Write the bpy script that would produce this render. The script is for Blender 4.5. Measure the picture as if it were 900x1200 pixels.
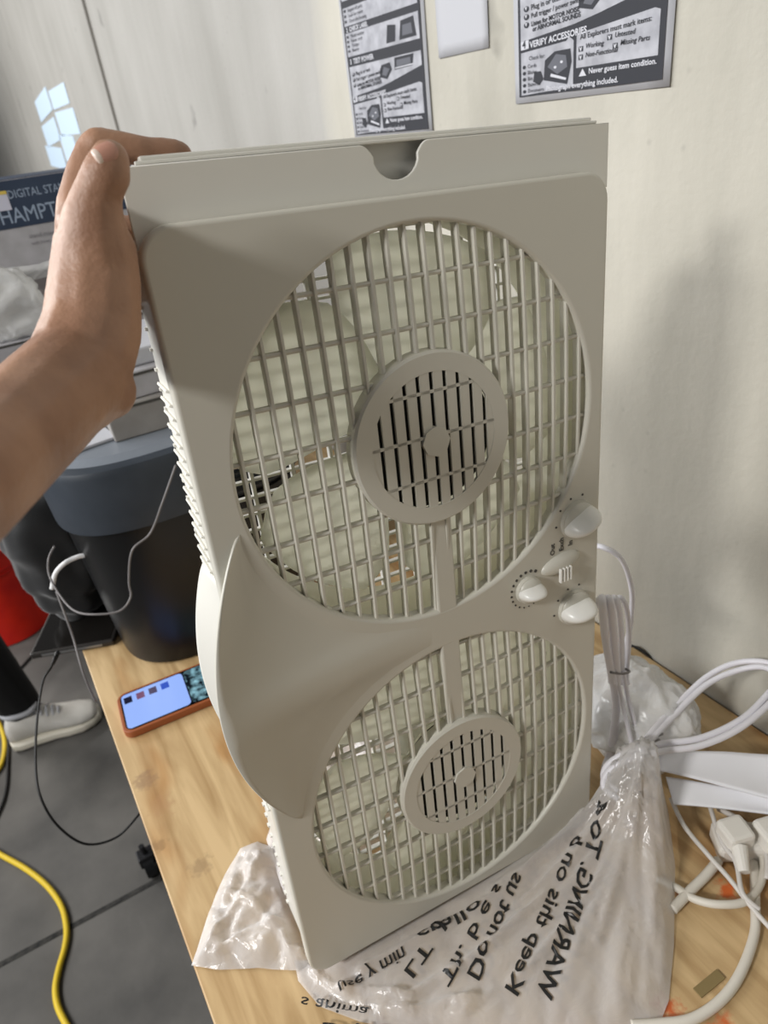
import bpy, bmesh, math, random
from mathutils import Vector, Matrix, noise
from mathutils.geometry import delaunay_2d_cdt
PI = math.pi
random.seed(7)
for o in list(bpy.data.objects): bpy.data.objects.remove(o, do_unlink=True)
SC = bpy.context.scene
COL = SC.collection
CAMZ = 1.41          # camera height; the table top is at 0.76
TZ = 0.76
# ------------------------------------------------------------ camera
RX = Vector((.8467793, -.5188994, -.1171)).normalized()
BK = Vector((-.40240441, -.76881235, .4970)).normalized()
UP = BK.cross(RX).normalized(); RX = UP.cross(BK).normalized()
cam = bpy.data.cameras.new('camera'); camo = bpy.data.objects.new('camera', cam); COL.objects.link(camo)
camo.matrix_world = Matrix(((RX.x, UP.x, BK.x, 0), (RX.y, UP.y, BK.y, 0), (RX.z, UP.z, BK.z, CAMZ), (0, 0, 0, 1)))
F = 815.0
cam.sensor_fit = 'HORIZONTAL'; cam.sensor_width = 36; cam.lens = F / 900 * 36; cam.clip_start = .01
cam.dof.use_dof = True; cam.dof.focus_distance = .46; cam.dof.aperture_fstop = 14
SC.camera = camo
# ------------------------------------------------------------ light
w = bpy.data.worlds.new('world'); SC.world = w; w.use_nodes = True
bg = w.node_tree.nodes['Background']; bg.inputs[0].default_value = (.93, .96, 1, 1); bg.inputs[1].default_value = .06
def area(name, loc, target, sx, sy, power, col):
    l = bpy.data.lights.new(name, 'AREA'); l.shape = 'RECTANGLE'; l.size = sx; l.size_y = sy; l.energy = power; l.color = col
    o = bpy.data.objects.new(name, l); COL.objects.link(o); o.location = loc
    o.rotation_euler = (Vector(target) - Vector(loc)).to_track_quat('-Z', 'Y').to_euler()
    return o
area('ceiling_tube_light', (-2.5, 1.75, 2.5), (.2, .6, .9), 2.0, 1.1, 50, (.96, .975, 1))
area('ceiling_tube_light', (-1.8, 4.1, 2.6), (.5, 2.4, .9), 1.6, .5, 44, (1, .98, .95))
area('ceiling_tube_light', (-2.5, -.05, 2.8), (.1, .4, 1.1), .55, .3, 40, (1, .985, .96))
SC.view_settings.view_transform = 'Standard'; SC.view_settings.look = 'None'; SC.view_settings.gamma = 1
SC.view_settings.use_curve_mapping = False
SC.view_settings.exposure = 0.76

# ------------------------------------------------------------ helpers
def ray(p):
    return RX * (p[0] - 450) + UP * (600 - p[1]) - BK * F
def onz(p, h):                       # pixel -> point at height h above the table
    r = ray(p); t = (TZ + h - CAMZ) / r.z; return Vector((r.x * t, r.y * t, TZ + h))
def onf(p, h=0):                     # pixel -> point at height h above the floor
    r = ray(p); t = (h - CAMZ) / r.z; return Vector((r.x * t, r.y * t, h))
def ony(p, y):
    r = ray(p); t = y / r.y; return Vector((r.x * t, y, CAMZ + r.z * t))
def zc(P): return -(P - Vector((0, 0, CAMZ))).dot(BK)

def mat(name, col, rough=.5, metal=0, **k):
    m = bpy.data.materials.new(name); m.use_nodes = True
    b = m.node_tree.nodes['Principled BSDF']
    b.inputs['Base Color'].default_value = (*col, 1); b.inputs['Roughness'].default_value = rough; b.inputs['Metallic'].default_value = metal
    for a, v in k.items(): b.inputs[a].default_value = v
    return m
def N(m, t, **k):
    n = m.node_tree.nodes.new(t)
    for a, v in k.items(): setattr(n, a, v)
    return n
def lk(m, a, b): m.node_tree.links.new(a, b)
def srgb(r, g, b):
    f = lambda c: (c / 255 / 12.92) if c / 255 <= .04045 else ((c / 255 + .055) / 1.055) ** 2.4
    return (f(r), f(g), f(b))
def noisy(name, c1, c2, scale, rough=.6, bump=.1, stretch=(1, 1, 1), detail=6, bscale=None, p0=.35, p1=.65, **k):
    m = mat(name, c1, rough, **k); b = m.node_tree.nodes['Principled BSDF']
    tc = N(m, 'ShaderNodeTexCoord'); mp = N(m, 'ShaderNodeMapping'); mp.inputs['Scale'].default_value = stretch
    lk(m, tc.outputs['Object'], mp.inputs[0])
    n = N(m, 'ShaderNodeTexNoise'); n.inputs['Scale'].default_value = scale; n.inputs['Detail'].default_value = detail
    lk(m, mp.outputs[0], n.inputs['Vector'])
    r = N(m, 'ShaderNodeValToRGB'); r.color_ramp.elements[0].position = p0; r.color_ramp.elements[1].position = p1
    r.color_ramp.elements[0].color = (*c1, 1); r.color_ramp.elements[1].color = (*c2, 1)
    lk(m, n.outputs[0], r.inputs[0]); lk(m, r.outputs[0], b.inputs['Base Color'])
    if bump:
        n2 = N(m, 'ShaderNodeTexNoise'); n2.inputs['Scale'].default_value = bscale or scale * 3; n2.inputs['Detail'].default_value = 6
        lk(m, mp.outputs[0], n2.inputs['Vector'])
        bp = N(m, 'ShaderNodeBump'); bp.inputs['Strength'].default_value = bump; bp.inputs['Distance'].default_value = .002
        lk(m, n2.outputs[0], bp.inputs['Height']); lk(m, bp.outputs[0], b.inputs['Normal'])
    return m

def link(name, me, m=None, parent=None, label=None, smooth=False):
    o = bpy.data.objects.new(name, me); COL.objects.link(o)
    if m and not me.materials: me.materials.append(m)
    if parent: o.parent = parent
    if label: o['label'] = label
    if smooth:
        for p in me.polygons: p.use_smooth = True
    return o
def obj(name, bm, m, parent=None, label=None, smooth=False):
    bmesh.ops.recalc_face_normals(bm, faces=bm.faces[:])
    me = bpy.data.meshes.new(name); bm.to_mesh(me); bm.free()
    return link(name, me, m, parent, label, smooth)
def tag(o, label, cat, group=None, kind=None):
    o['label'] = label; o['category'] = cat
    if group: o['group'] = group
    if kind: o['kind'] = kind
    return o
def struct(o): o['kind'] = 'structure'; return o
def thing(name, label, cat, loc=(0, 0, 0), rotz=0, group=None):
    o = bpy.data.objects.new(name, None); COL.objects.link(o); o.location = loc; o.rotation_euler = (0, 0, rotz)
    o.empty_display_size = .02
    return tag(o, label, cat, group)
def box(bm, c, s, rot=None, bev=0):
    g = bmesh.ops.create_cube(bm, size=1)
    M = Matrix.Translation(c) @ (rot.to_4x4() if rot else Matrix()) @ Matrix.Diagonal((*s, 1))
    bmesh.ops.transform(bm, matrix=M, verts=g['verts'])
    if bev:
        es = list({e for v in g['verts'] for e in v.link_edges})
        bmesh.ops.bevel(bm, geom=es, offset=bev, segments=2, affect='EDGES', profile=.5)
def cyl(bm, a, b, r1, r2=None, seg=24, cap=True):
    a = Vector(a); b = Vector(b); r2 = r1 if r2 is None else r2; d = b - a
    g = bmesh.ops.create_cone(bm, cap_ends=cap, segments=seg, radius1=r1, radius2=r2, depth=d.length)
    q = Vector((0, 0, 1)).rotation_difference(d)
    bmesh.ops.transform(bm, matrix=Matrix.Translation((a + b) / 2) @ q.to_matrix().to_4x4(), verts=g['verts'])
def loft(bm, rings, cap=True, closed=True):
    vs = [[bm.verts.new(p) for p in r] for r in rings]; n = len(rings[0])
    for i in range(len(vs) - 1):
        for j in range(n if closed else n - 1):
            k = (j + 1) % n
            bm.faces.new((vs[i][j], vs[i][k], vs[i + 1][k], vs[i + 1][j]))
    if cap and closed: bm.faces.new(vs[0]); bm.faces.new(vs[-1][::-1])
    return vs
def crom(pts, n=8):
    out = []; P = [pts[0]] + list(pts) + [pts[-1]]
    for i in range(1, len(P) - 2):
        for k in range(n):
            t = k / n; a, b, c, d = P[i - 1:i + 3]
            out.append(.5 * ((2 * b) + (c - a) * t + (2 * a - 5 * b + 4 * c - d) * t * t + (3 * b - a - 3 * c + d) * t ** 3))
    out.append(Vector(pts[-1])); return out
def tube(bm, pts, r, seg=10, sm=8, flat=1, updir=None):
    P = crom([Vector(p) for p in pts], sm) if sm else [Vector(p) for p in pts]
    rings = []; prev = Vector(updir or (0, 0, 1))
    for i, p in enumerate(P):
        t = (P[min(i + 1, len(P) - 1)] - P[max(i - 1, 0)])
        if t.length < 1e-9: t = Vector((0, 0, 1))
        t.normalize(); n = prev - t * prev.dot(t)
        if n.length < 1e-4: n = t.orthogonal()
        n.normalize(); prev = n; b = t.cross(n)
        rr = r[min(int(i / max(sm, 1)), len(r) - 1)] if isinstance(r, (list, tuple)) else r
        rings.append([p + n * math.cos(a) * rr + b * math.sin(a) * rr * flat for a in [2 * PI * k / seg for k in range(seg)]])
    loft(bm, rings)
def tomesh(o):
    bpy.context.view_layer.update()
    dg = bpy.context.evaluated_depsgraph_get(); me = bpy.data.meshes.new_from_object(o.evaluated_get(dg))
    bpy.data.objects.remove(o, do_unlink=True); return me
def plate(splines, ext, bev=0, res=2):      # filled 2-D outline (x,y) extruded along z by +-ext
    c = bpy.data.curves.new('c', 'CURVE'); c.dimensions = '2D'; c.fill_mode = 'BOTH'; c.extrude = ext; c.bevel_depth = bev; c.bevel_resolution = res
    for pts in splines:
        s = c.splines.new('POLY'); s.points.add(len(pts) - 1); s.use_cyclic_u = True
        for i, p in enumerate(pts): s.points[i].co = (p[0], p[1], 0, 1)
    o = bpy.data.objects.new('c', c); COL.objects.link(o); return tomesh(o)
def upright(me, y=0):                         # (x,y,z) plate -> x, depth, height
    me.transform(Matrix(((1, 0, 0, 0), (0, 0, 1, y), (0, 1, 0, 0), (0, 0, 0, 1)))); me.flip_normals(); return me
def rrect(x0, y0, x1, y1, r, n=8):
    out = []
    for cx, cy, a0 in ((x1 - r, y1 - r, 0), (x0 + r, y1 - r, 90), (x0 + r, y0 + r, 180), (x1 - r, y0 + r, 270)):
        for k in range(n + 1):
            a = math.radians(a0 + 90 * k / n); out.append((cx + r * math.cos(a), cy + r * math.sin(a)))
    return out
def circ(cx, cy, r, n=96): return [(cx + r * math.cos(2 * PI * k / n), cy + r * math.sin(2 * PI * k / n)) for k in range(n)]
FONT = None
def textmesh(s, size, M, ext=0, align='LEFT', bold=0, shear=0):
    c = bpy.data.curves.new('t', 'FONT'); c.body = s; c.size = size; c.extrude = ext; c.align_x = align; c.offset = bold; c.shear = shear; c.resolution_u = 2
    o = bpy.data.objects.new('t', c); COL.objects.link(o); me = tomesh(o); me.transform(M); return me
def joinmesh(meshes):
    bm = bmesh.new()
    for me in meshes: bm.from_mesh(me)
    return bm

# ------------------------------------------------------------ materials
M_wall = None
def make_wall_mat():
    m = mat('wall_concrete', (.4, .39, .36), .8); nt = m.node_tree; b = nt.nodes['Principled BSDF']
    tc = N(m, 'ShaderNodeTexCoord'); mp = N(m, 'ShaderNodeMapping'); mp.inputs['Scale'].default_value = (1, 1, .18)
    lk(m, tc.outputs['Object'], mp.inputs[0])
    streak = N(m, 'ShaderNodeTexNoise'); streak.inputs['Scale'].default_value = 7; streak.inputs['Detail'].default_value = 8; streak.inputs['Roughness'].default_value = .6
    lk(m, mp.outputs[0], streak.inputs['Vector'])
    big = N(m, 'ShaderNodeTexNoise'); big.inputs['Scale'].default_value = 2.2; big.inputs['Detail'].default_value = 5
    lk(m, tc.outputs['Object'], big.inputs['Vector'])
    sep = N(m, 'ShaderNodeSeparateXYZ'); lk(m, tc.outputs['Object'], sep.inputs[0])
    # two casts of concrete: paler grey past the sheets of paper, browner near the table end
    ad = N(m, 'ShaderNodeMath', operation='MULTIPLY_ADD'); ad.inputs[1].default_value = .35; lk(m, streak.outputs[0], ad.inputs[0]); lk(m, sep.outputs['Y'], ad.inputs[2])
    r0 = N(m, 'ShaderNodeMapRange'); r0.inputs['From Min'].default_value = 1.27; r0.inputs['From Max'].default_value = 1.36; lk(m, ad.outputs[0], r0.inputs['Value'])
    ra = N(m, 'ShaderNodeValToRGB'); ra.color_ramp.elements[0].position = .3; ra.color_ramp.elements[1].position = .7
    ra.color_ramp.elements[0].color = (*srgb(152, 149, 138), 1); ra.color_ramp.elements[1].color = (*srgb(206, 202, 190), 1)
    rb = N(m, 'ShaderNodeValToRGB'); rb.color_ramp.elements[0].position = .3; rb.color_ramp.elements[1].position = .7
    rb.color_ramp.elements[0].color = (*srgb(148, 146, 140), 1); rb.color_ramp.elements[1].color = (*srgb(176, 174, 169), 1)
    mixn = N(m, 'ShaderNodeMath', operation='MULTIPLY_ADD'); mixn.inputs[1].default_value = .5
    hb = N(m, 'ShaderNodeMath', operation='MULTIPLY'); hb.inputs[1].default_value = .5; lk(m, big.outputs[0], hb.inputs[0])
    lk(m, streak.outputs[0], mixn.inputs[0]); lk(m, hb.outputs[0], mixn.inputs[2])
    lk(m, mixn.outputs[0], ra.inputs[0]); lk(m, mixn.outputs[0], rb.inputs[0])
    mx = N(m, 'ShaderNodeMixRGB'); lk(m, r0.outputs[0], mx.inputs[0]); lk(m, ra.outputs[0], mx.inputs[1]); lk(m, rb.outputs[0], mx.inputs[2])
    # small dark pits and scuffs
    v = N(m, 'ShaderNodeTexVoronoi'); v.inputs['Scale'].default_value = 26; lk(m, tc.outputs['Object'], v.inputs['Vector'])
    pr = N(m, 'ShaderNodeMapRange'); pr.inputs['From Min'].default_value = .03; pr.inputs['From Max'].default_value = .1; pr.inputs['To Min'].default_value = .8; lk(m, v.outputs['Distance'], pr.inputs['Value'])
    mm = N(m, 'ShaderNodeMixRGB', blend_type='MULTIPLY'); mm.inputs[0].default_value = .55; lk(m, mx.outputs[0], mm.inputs[1]); lk(m, pr.outputs[0], mm.inputs[2])
    sc = N(m, 'ShaderNodeTexNoise'); sc.inputs['Scale'].default_value = 9; sc.inputs['Detail'].default_value = 3; lk(m, tc.outputs['Object'], sc.inputs['Vector'])
    sr = N(m, 'ShaderNodeMapRange'); sr.inputs['From Min'].default_value = .68; sr.inputs['From Max'].default_value = .74; sr.inputs['To Min'].default_value = 1; sr.inputs['To Max'].default_value = .66; lk(m, sc.outputs[0], sr.inputs['Value'])
    m2 = N(m, 'ShaderNodeMixRGB', blend_type='MULTIPLY'); m2.inputs[0].default_value = .8; lk(m, mm.outputs[0], m2.inputs[1]); lk(m, sr.outputs[0], m2.inputs[2])
    lk(m, m2.outputs[0], b.inputs['Base Color'])
    fine = N(m, 'ShaderNodeTexNoise'); fine.inputs['Scale'].default_value = 120; fine.inputs['Detail'].default_value = 8; lk(m, tc.outputs['Object'], fine.inputs['Vector'])
    bp = N(m, 'ShaderNodeBump'); bp.inputs['Strength'].default_value = .35; bp.inputs['Distance'].default_value = .002
    lk(m, fine.outputs[0], bp.inputs['Height']); lk(m, bp.outputs[0], b.inputs['Normal'])
    return m
def make_wood_mat():
    m = mat('plywood', (.6, .4, .2), .5); b = m.node_tree.nodes['Principled BSDF']
    tc = N(m, 'ShaderNodeTexCoord'); mp = N(m, 'ShaderNodeMapping'); mp.inputs['Scale'].default_value = (22, 2.2, 22); lk(m, tc.outputs['Object'], mp.inputs[0])
    g = N(m, 'ShaderNodeTexNoise'); g.inputs['Scale'].default_value = 2.4; g.inputs['Detail'].default_value = 8; g.inputs['Distortion'].default_value = .6; lk(m, mp.outputs[0], g.inputs['Vector'])
    r = N(m, 'ShaderNodeValToRGB'); e = r.color_ramp.elements; e[0].position = .28; e[0].color = (*srgb(160, 128, 84), 1); e[1].position = .62; e[1].color = (*srgb(204, 175, 130), 1)
    lk(m, g.outputs[0], r.inputs[0])
    # figure of the veneer: broad cathedral patches
    mp2 = N(m, 'ShaderNodeMapping'); mp2.inputs['Scale'].default_value = (9, 3, 9); mp2.inputs['Rotation'].default_value = (0, 0, .25); lk(m, tc.outputs['Object'], mp2.inputs[0])
    g2 = N(m, 'ShaderNodeTexNoise'); g2.inputs['Scale'].default_value = 1.3; g2.inputs['Detail'].default_value = 3; lk(m, mp2.outputs[0], g2.inputs['Vector'])
    r2 = N(m, 'ShaderNodeMapRange'); r2.inputs['From Min'].default_value = .53; r2.inputs['From Max'].default_value = .62; lk(m, g2.outputs[0], r2.inputs['Value'])
    mx = N(m, 'ShaderNodeMixRGB', blend_type='MULTIPLY'); mx.inputs[2].default_value = (*srgb(226, 205, 182), 1); lk(m, r2.outputs[0], mx.inputs[0]); lk(m, r.outputs[0], mx.inputs[1])
    last = mx.outputs[0]
    # rust-orange and dark grime spots at fixed places on the board
    def spot(last, P, rad, col, amt):
        gm = N(m, 'ShaderNodeVectorMath', operation='DISTANCE'); gm.inputs[1].default_value = P; lk(m, tc.outputs['Object'], gm.inputs[0])
        nn = N(m, 'ShaderNodeTexNoise'); nn.inputs['Scale'].default_value = 130; nn.inputs['Detail'].default_value = 6; lk(m, tc.outputs['Object'], nn.inputs['Vector'])
        ma = N(m, 'ShaderNodeMath', operation='MULTIPLY_ADD'); ma.inputs[1].default_value = rad * 2.4; lk(m, nn.outputs[0], ma.inputs[0]); lk(m, gm.outputs['Value'], ma.inputs[2])
        mr = N(m, 'ShaderNodeMapRange'); mr.inputs['From Min'].default_value = rad * 1.5; mr.inputs['From Max'].default_value = rad * 2.1; mr.inputs['To Min'].default_value = amt; mr.inputs['To Max'].default_value = 0; lk(m, ma.outputs[0], mr.inputs['Value'])
        x = N(m, 'ShaderNodeMixRGB'); x.inputs[2].default_value = (*col, 1); lk(m, mr.outputs[0], x.inputs[0]); lk(m, last, x.inputs[1]); return x.outputs[0]
    for px, rad, col, amt in (((852, 1044), .012, srgb(205, 90, 20), .9), ((790, 1192), .016, srgb(190, 80, 20), .9), ((850, 1205), .014, srgb(200, 85, 20), .8), ((800, 1050), .01, srgb(150, 60, 20), .7),
                              ((185, 990), .012, srgb(130, 100, 65), .5), ((170, 915), .018, srgb(135, 105, 80), .55), ((235, 1015), .014, srgb(130, 105, 75), .45), ((190, 945), .02, srgb(170, 130, 90), .45), ((865, 960), .02, srgb(90, 55, 25), .6)):
        last = spot(last, onz(px, 0), rad, col, amt)
    lk(m, last, b.inputs['Base Color'])
    bp = N(m, 'ShaderNodeBump'); bp.inputs['Strength'].default_value = .12; bp.inputs['Distance'].default_value = .001; lk(m, g.outputs[0], bp.inputs['Height']); lk(m, bp.outputs[0], b.inputs['Normal'])
    return m
M_wall = make_wall_mat(); M_wood = make_wood_mat()
M_floor = noisy('floor_concrete', srgb(70, 68, 65), srgb(104, 101, 96), 5, .7, .25, bscale=60, p0=.3, p1=.7)
M_joint = noisy('joint_grime', srgb(20, 20, 20), srgb(60, 58, 54), 60, .9)
M_wjoint = mat('joint_filler', srgb(120, 112, 98), .9)
def plastic(name, col, rough=.38, **k): return mat(name, col, rough, **k)
M_white = plastic('white_plastic', srgb(222, 220, 212), .33)
M_front = plastic('front_plastic', srgb(204, 201, 190), .36)
M_mark = mat('grey_ink', srgb(70, 68, 64), .6)
M_knob = plastic('knob_plastic', srgb(236, 235, 230), .3)
M_motor = mat('motor_black', srgb(26, 25, 22), .6)
def make_blade():
    m = mat('blade_plastic', srgb(240, 239, 230), .3); nt = m.node_tree; b = nt.nodes['Principled BSDF']; out = nt.nodes['Material Output']
    t = N(m, 'ShaderNodeBsdfTranslucent'); t.inputs[0].default_value = (*srgb(250, 250, 240), 1)
    mx = N(m, 'ShaderNodeMixShader'); mx.inputs[0].default_value = .82; lk(m, b.outputs[0], mx.inputs[1]); lk(m, t.outputs[0], mx.inputs[2]); lk(m, mx.outputs[0], out.inputs[0]); return m
M_blade = make_blade()
def make_film(name, alpha, col=(.86, .85, .84), rough=.16, bscale=38, bstr=.7):
    m = mat(name, col, rough); nt = m.node_tree; b = nt.nodes['Principled BSDF']; out = nt.nodes['Material Output']
    b.inputs['Specular IOR Level'].default_value = .6
    tr = N(m, 'ShaderNodeBsdfTransparent'); mx = N(m, 'ShaderNodeMixShader')
    tc = N(m, 'ShaderNodeTexCoord'); n = N(m, 'ShaderNodeTexNoise'); n.inputs['Scale'].default_value = bscale; n.inputs['Detail'].default_value = 4; n.inputs['Distortion'].default_value = 1.2
    lk(m, tc.outputs['Object'], n.inputs['Vector'])
    fr = N(m, 'ShaderNodeLayerWeight'); fr.inputs[0].default_value = .35
    ma = N(m, 'ShaderNodeMath', operation='MULTIPLY_ADD'); ma.inputs[1].default_value = .6; ma.inputs[2].default_value = alpha; ma.use_clamp = True; lk(m, fr.outputs['Facing'], ma.inputs[0])
    bp = N(m, 'ShaderNodeBump'); bp.inputs['Strength'].default_value = bstr; bp.inputs['Distance'].default_value = .004; lk(m, n.outputs[0], bp.inputs['Height'])
    lk(m, bp.outputs[0], b.inputs['Normal']); lk(m, bp.outputs[0], fr.inputs['Normal'])
    lk(m, ma.outputs[0], mx.inputs[0]); lk(m, tr.outputs[0], mx.inputs[1]); lk(m, b.outputs[0], mx.inputs[2]); lk(m, mx.outputs[0], out.inputs[0])
    return m
M_film = make_film('clear_film', .44, (.78, .76, .75), .2, 45, .35)
M_film2 = make_film('cloudy_film', .5, (.88, .88, .87), .16, 40, .7)
M_ink = mat('black_ink', (.01, .01, .01), .5)
M_paper = mat('white_paper', srgb(182, 183, 188), .7)
M_black = mat('black_plastic', srgb(14, 15, 17), .35)
M_slate = noisy('slate_plastic', srgb(48, 54, 62), srgb(56, 62, 70), 20, .42, .05)
M_cord = mat('white_cord', srgb(228, 226, 232), .45)
M_greycord = mat('grey_cord', srgb(120, 116, 116), .5)
M_blackcord = mat('black_cord', srgb(18, 18, 18), .5)
M_skin = noisy('skin', srgb(142, 104, 82), srgb(174, 134, 108), 34, .5, .22, bscale=380, p0=.3, p1=.7)
M_skin.node_tree.nodes['Principled BSDF'].inputs['Subsurface Weight'].default_value = 0
M_skin.node_tree.nodes['Principled BSDF'].inputs['Subsurface Radius'].default_value = (.01, .004, .002)

def crisp(o, deg=35):
    for p in o.data.polygons: p.use_smooth = True
    m_ = o.modifiers.new('crisp', 'EDGE_SPLIT'); m_.split_angle = math.radians(deg); return o
# ------------------------------------------------------------ setting
WX = .592
bm = bmesh.new(); box(bm, (WX + .1, (2.55 - 1.6) / 2, 1.75), (.2, 2.55 + 1.6, 3.5)); struct(obj('wall_right', bm, M_wall))
bm = bmesh.new(); box(bm, (WX + .1, 2.592 + 2.7, 1.75), (.2, 5.4, 3.5)); struct(obj('wall_right', bm, M_wall))
bm = bmesh.new(); box(bm, (WX + .105, 2.576, 1.75), (.19, .05, 3.5)); struct(obj('trim_1', bm, M_wjoint))
bm = bmesh.new(); box(bm, (-3.2, 3, -.05), (7.6, 10, .1)); struct(obj('floor', bm, M_floor))
a = onf((0, 1131)); b = onf((182, 1033)); d = (b - a).normalized()
bm = bmesh.new(); c = (a + b) / 2; box(bm, (c.x, c.y, .0007), (4.0, .012, .0014), Matrix.Rotation(math.atan2(d.y, d.x), 3, 'Z')); struct(obj('trim_2', bm, M_joint))

# table
t = thing('work_table', 'plywood-topped work table pushed against the concrete wall, stained with rust spots', 'table', (.276, .55, 0))
bm = bmesh.new(); box(bm, (.276, .55, TZ - .009), (.624, 2.5, .018), bev=.0015)
o = obj('tabletop', bm, M_wood); o.parent = t; o.matrix_parent_inverse = Matrix.Translation((-.276, -.55, 0))
M_leg = mat('table_steel', srgb(50, 50, 52), .4, .6)
for sx in (-.24, .28):
    for sy in (-1.15, 1.15):
        bm = bmesh.new(); box(bm, (sx, sy, .375), (.04, .04, .734), bev=.004); obj('leg', bm, M_leg, t)
bm = bmesh.new(); box(bm, (0, 0, .715), (.50, 2.26, .05), bev=.003); obj('apron', bm, M_leg, t)
# caster seen beyond the table edge
cst = thing('caster_wheel', 'small black caster wheel on the floor beside the table edge', 'wheel', (-.092, 1.17, 0))
bm = bmesh.new(); cyl(bm, (-.011, 0, .03), (.011, 0, .03), .03, seg=32); obj('tyre', bm, M_black, cst, smooth=False)
bm = bmesh.new(); box(bm, (0, 0, .052), (.034, .03, .03), bev=.003); cyl(bm, (0, 0, .05), (0, 0, .09), .006); obj('fork', bm, M_leg, cst)

# ------------------------------------------------------------ window fan
UN = Vector((.99638955, -.06912875, -.04928571)); VN = Vector((.05366699, .06302239, .99656813)); NB = Vector((.0657854, .99561508, -.06650478))
FP = Vector((.05848843, .3414666, CAMZ - .62238775))
FM = Matrix(((UN.x, NB.x, VN.x, FP.x), (UN.y, NB.y, VN.y, FP.y), (UN.z, NB.z, VN.z, FP.z), (0, 0, 0, 1)))
FI = FM.inverted()
fan = thing('window_fan', 'white twin window fan with two round grilles, held upright on the table', 'fan')
fan.matrix_world = FM
U0, U1, V0, V1 = -.008, .298, -.012, .588
C1 = (.150, .438); C2 = (.153, .1345); RC = .1375; RH = .0598
# front panel: outline with two round openings
me = upright(plate([rrect(U0 + .002, V0 + .002, U1 - .002, V1 - .002, .016), circ(*C1, RC), circ(*C2, RC)], .0035, .0025, 4), .006)
link('front_panel', me, M_front, fan, smooth=False)
for o in (COL.objects['front_panel'],):
    md = o.modifiers.new('n', 'EDGE_SPLIT'); md.split_angle = math.radians(40)
    for p in o.data.polygons: p.use_smooth = True
# body shell
bm = bmesh.new()
o_ = rrect(U0 + .0035, V0 - .002, U1 + .006, V1 - .004, .014); i_ = rrect(U0 + .006, V0 + .0005, U1 + .0035, V1 - .0065, .012)
D0, D1 = .010, .068
vs = []
for ring, d in ((o_, D0), (o_, D1), (i_, D1), (i_, D0)): vs.append([bm.verts.new((p[0], d, p[1])) for p in ring])
n = len(o_)
for a in range(4):
    for j in range(n): bm.faces.new((vs[a][j], vs[a][(j + 1) % n], vs[(a + 1) % 4][(j + 1) % n], vs[(a + 1) % 4][j]))
crisp(obj('body_shell', bm, M_white, fan))
# deep shrouds round each fan wheel and the cross wall between them
for c in (C1, C2):
    bm = bmesh.new(); rr = RC + .001
    vs = []
    for r, d in ((rr, .011), (rr, .060), (rr - .0016, .060), (rr - .0016, .011)): vs.append([bm.verts.new((c[0] + r * math.cos(2 * PI * k / 96), d, c[1] + r * math.sin(2 * PI * k / 96))) for k in range(96)])
    for a in range(4):
        for j in range(96): bm.faces.new((vs[a][j], vs[a][(j + 1) % 96], vs[(a + 1) % 4][(j + 1) % 96], vs[(a + 1) % 4][j]))
    obj('shroud', bm, M_blade, fan, smooth=False)
def chord(c, u, r):
    h2 = r * r - (u - c) ** 2
    return math.sqrt(h2) if h2 > 0 else None
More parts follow.
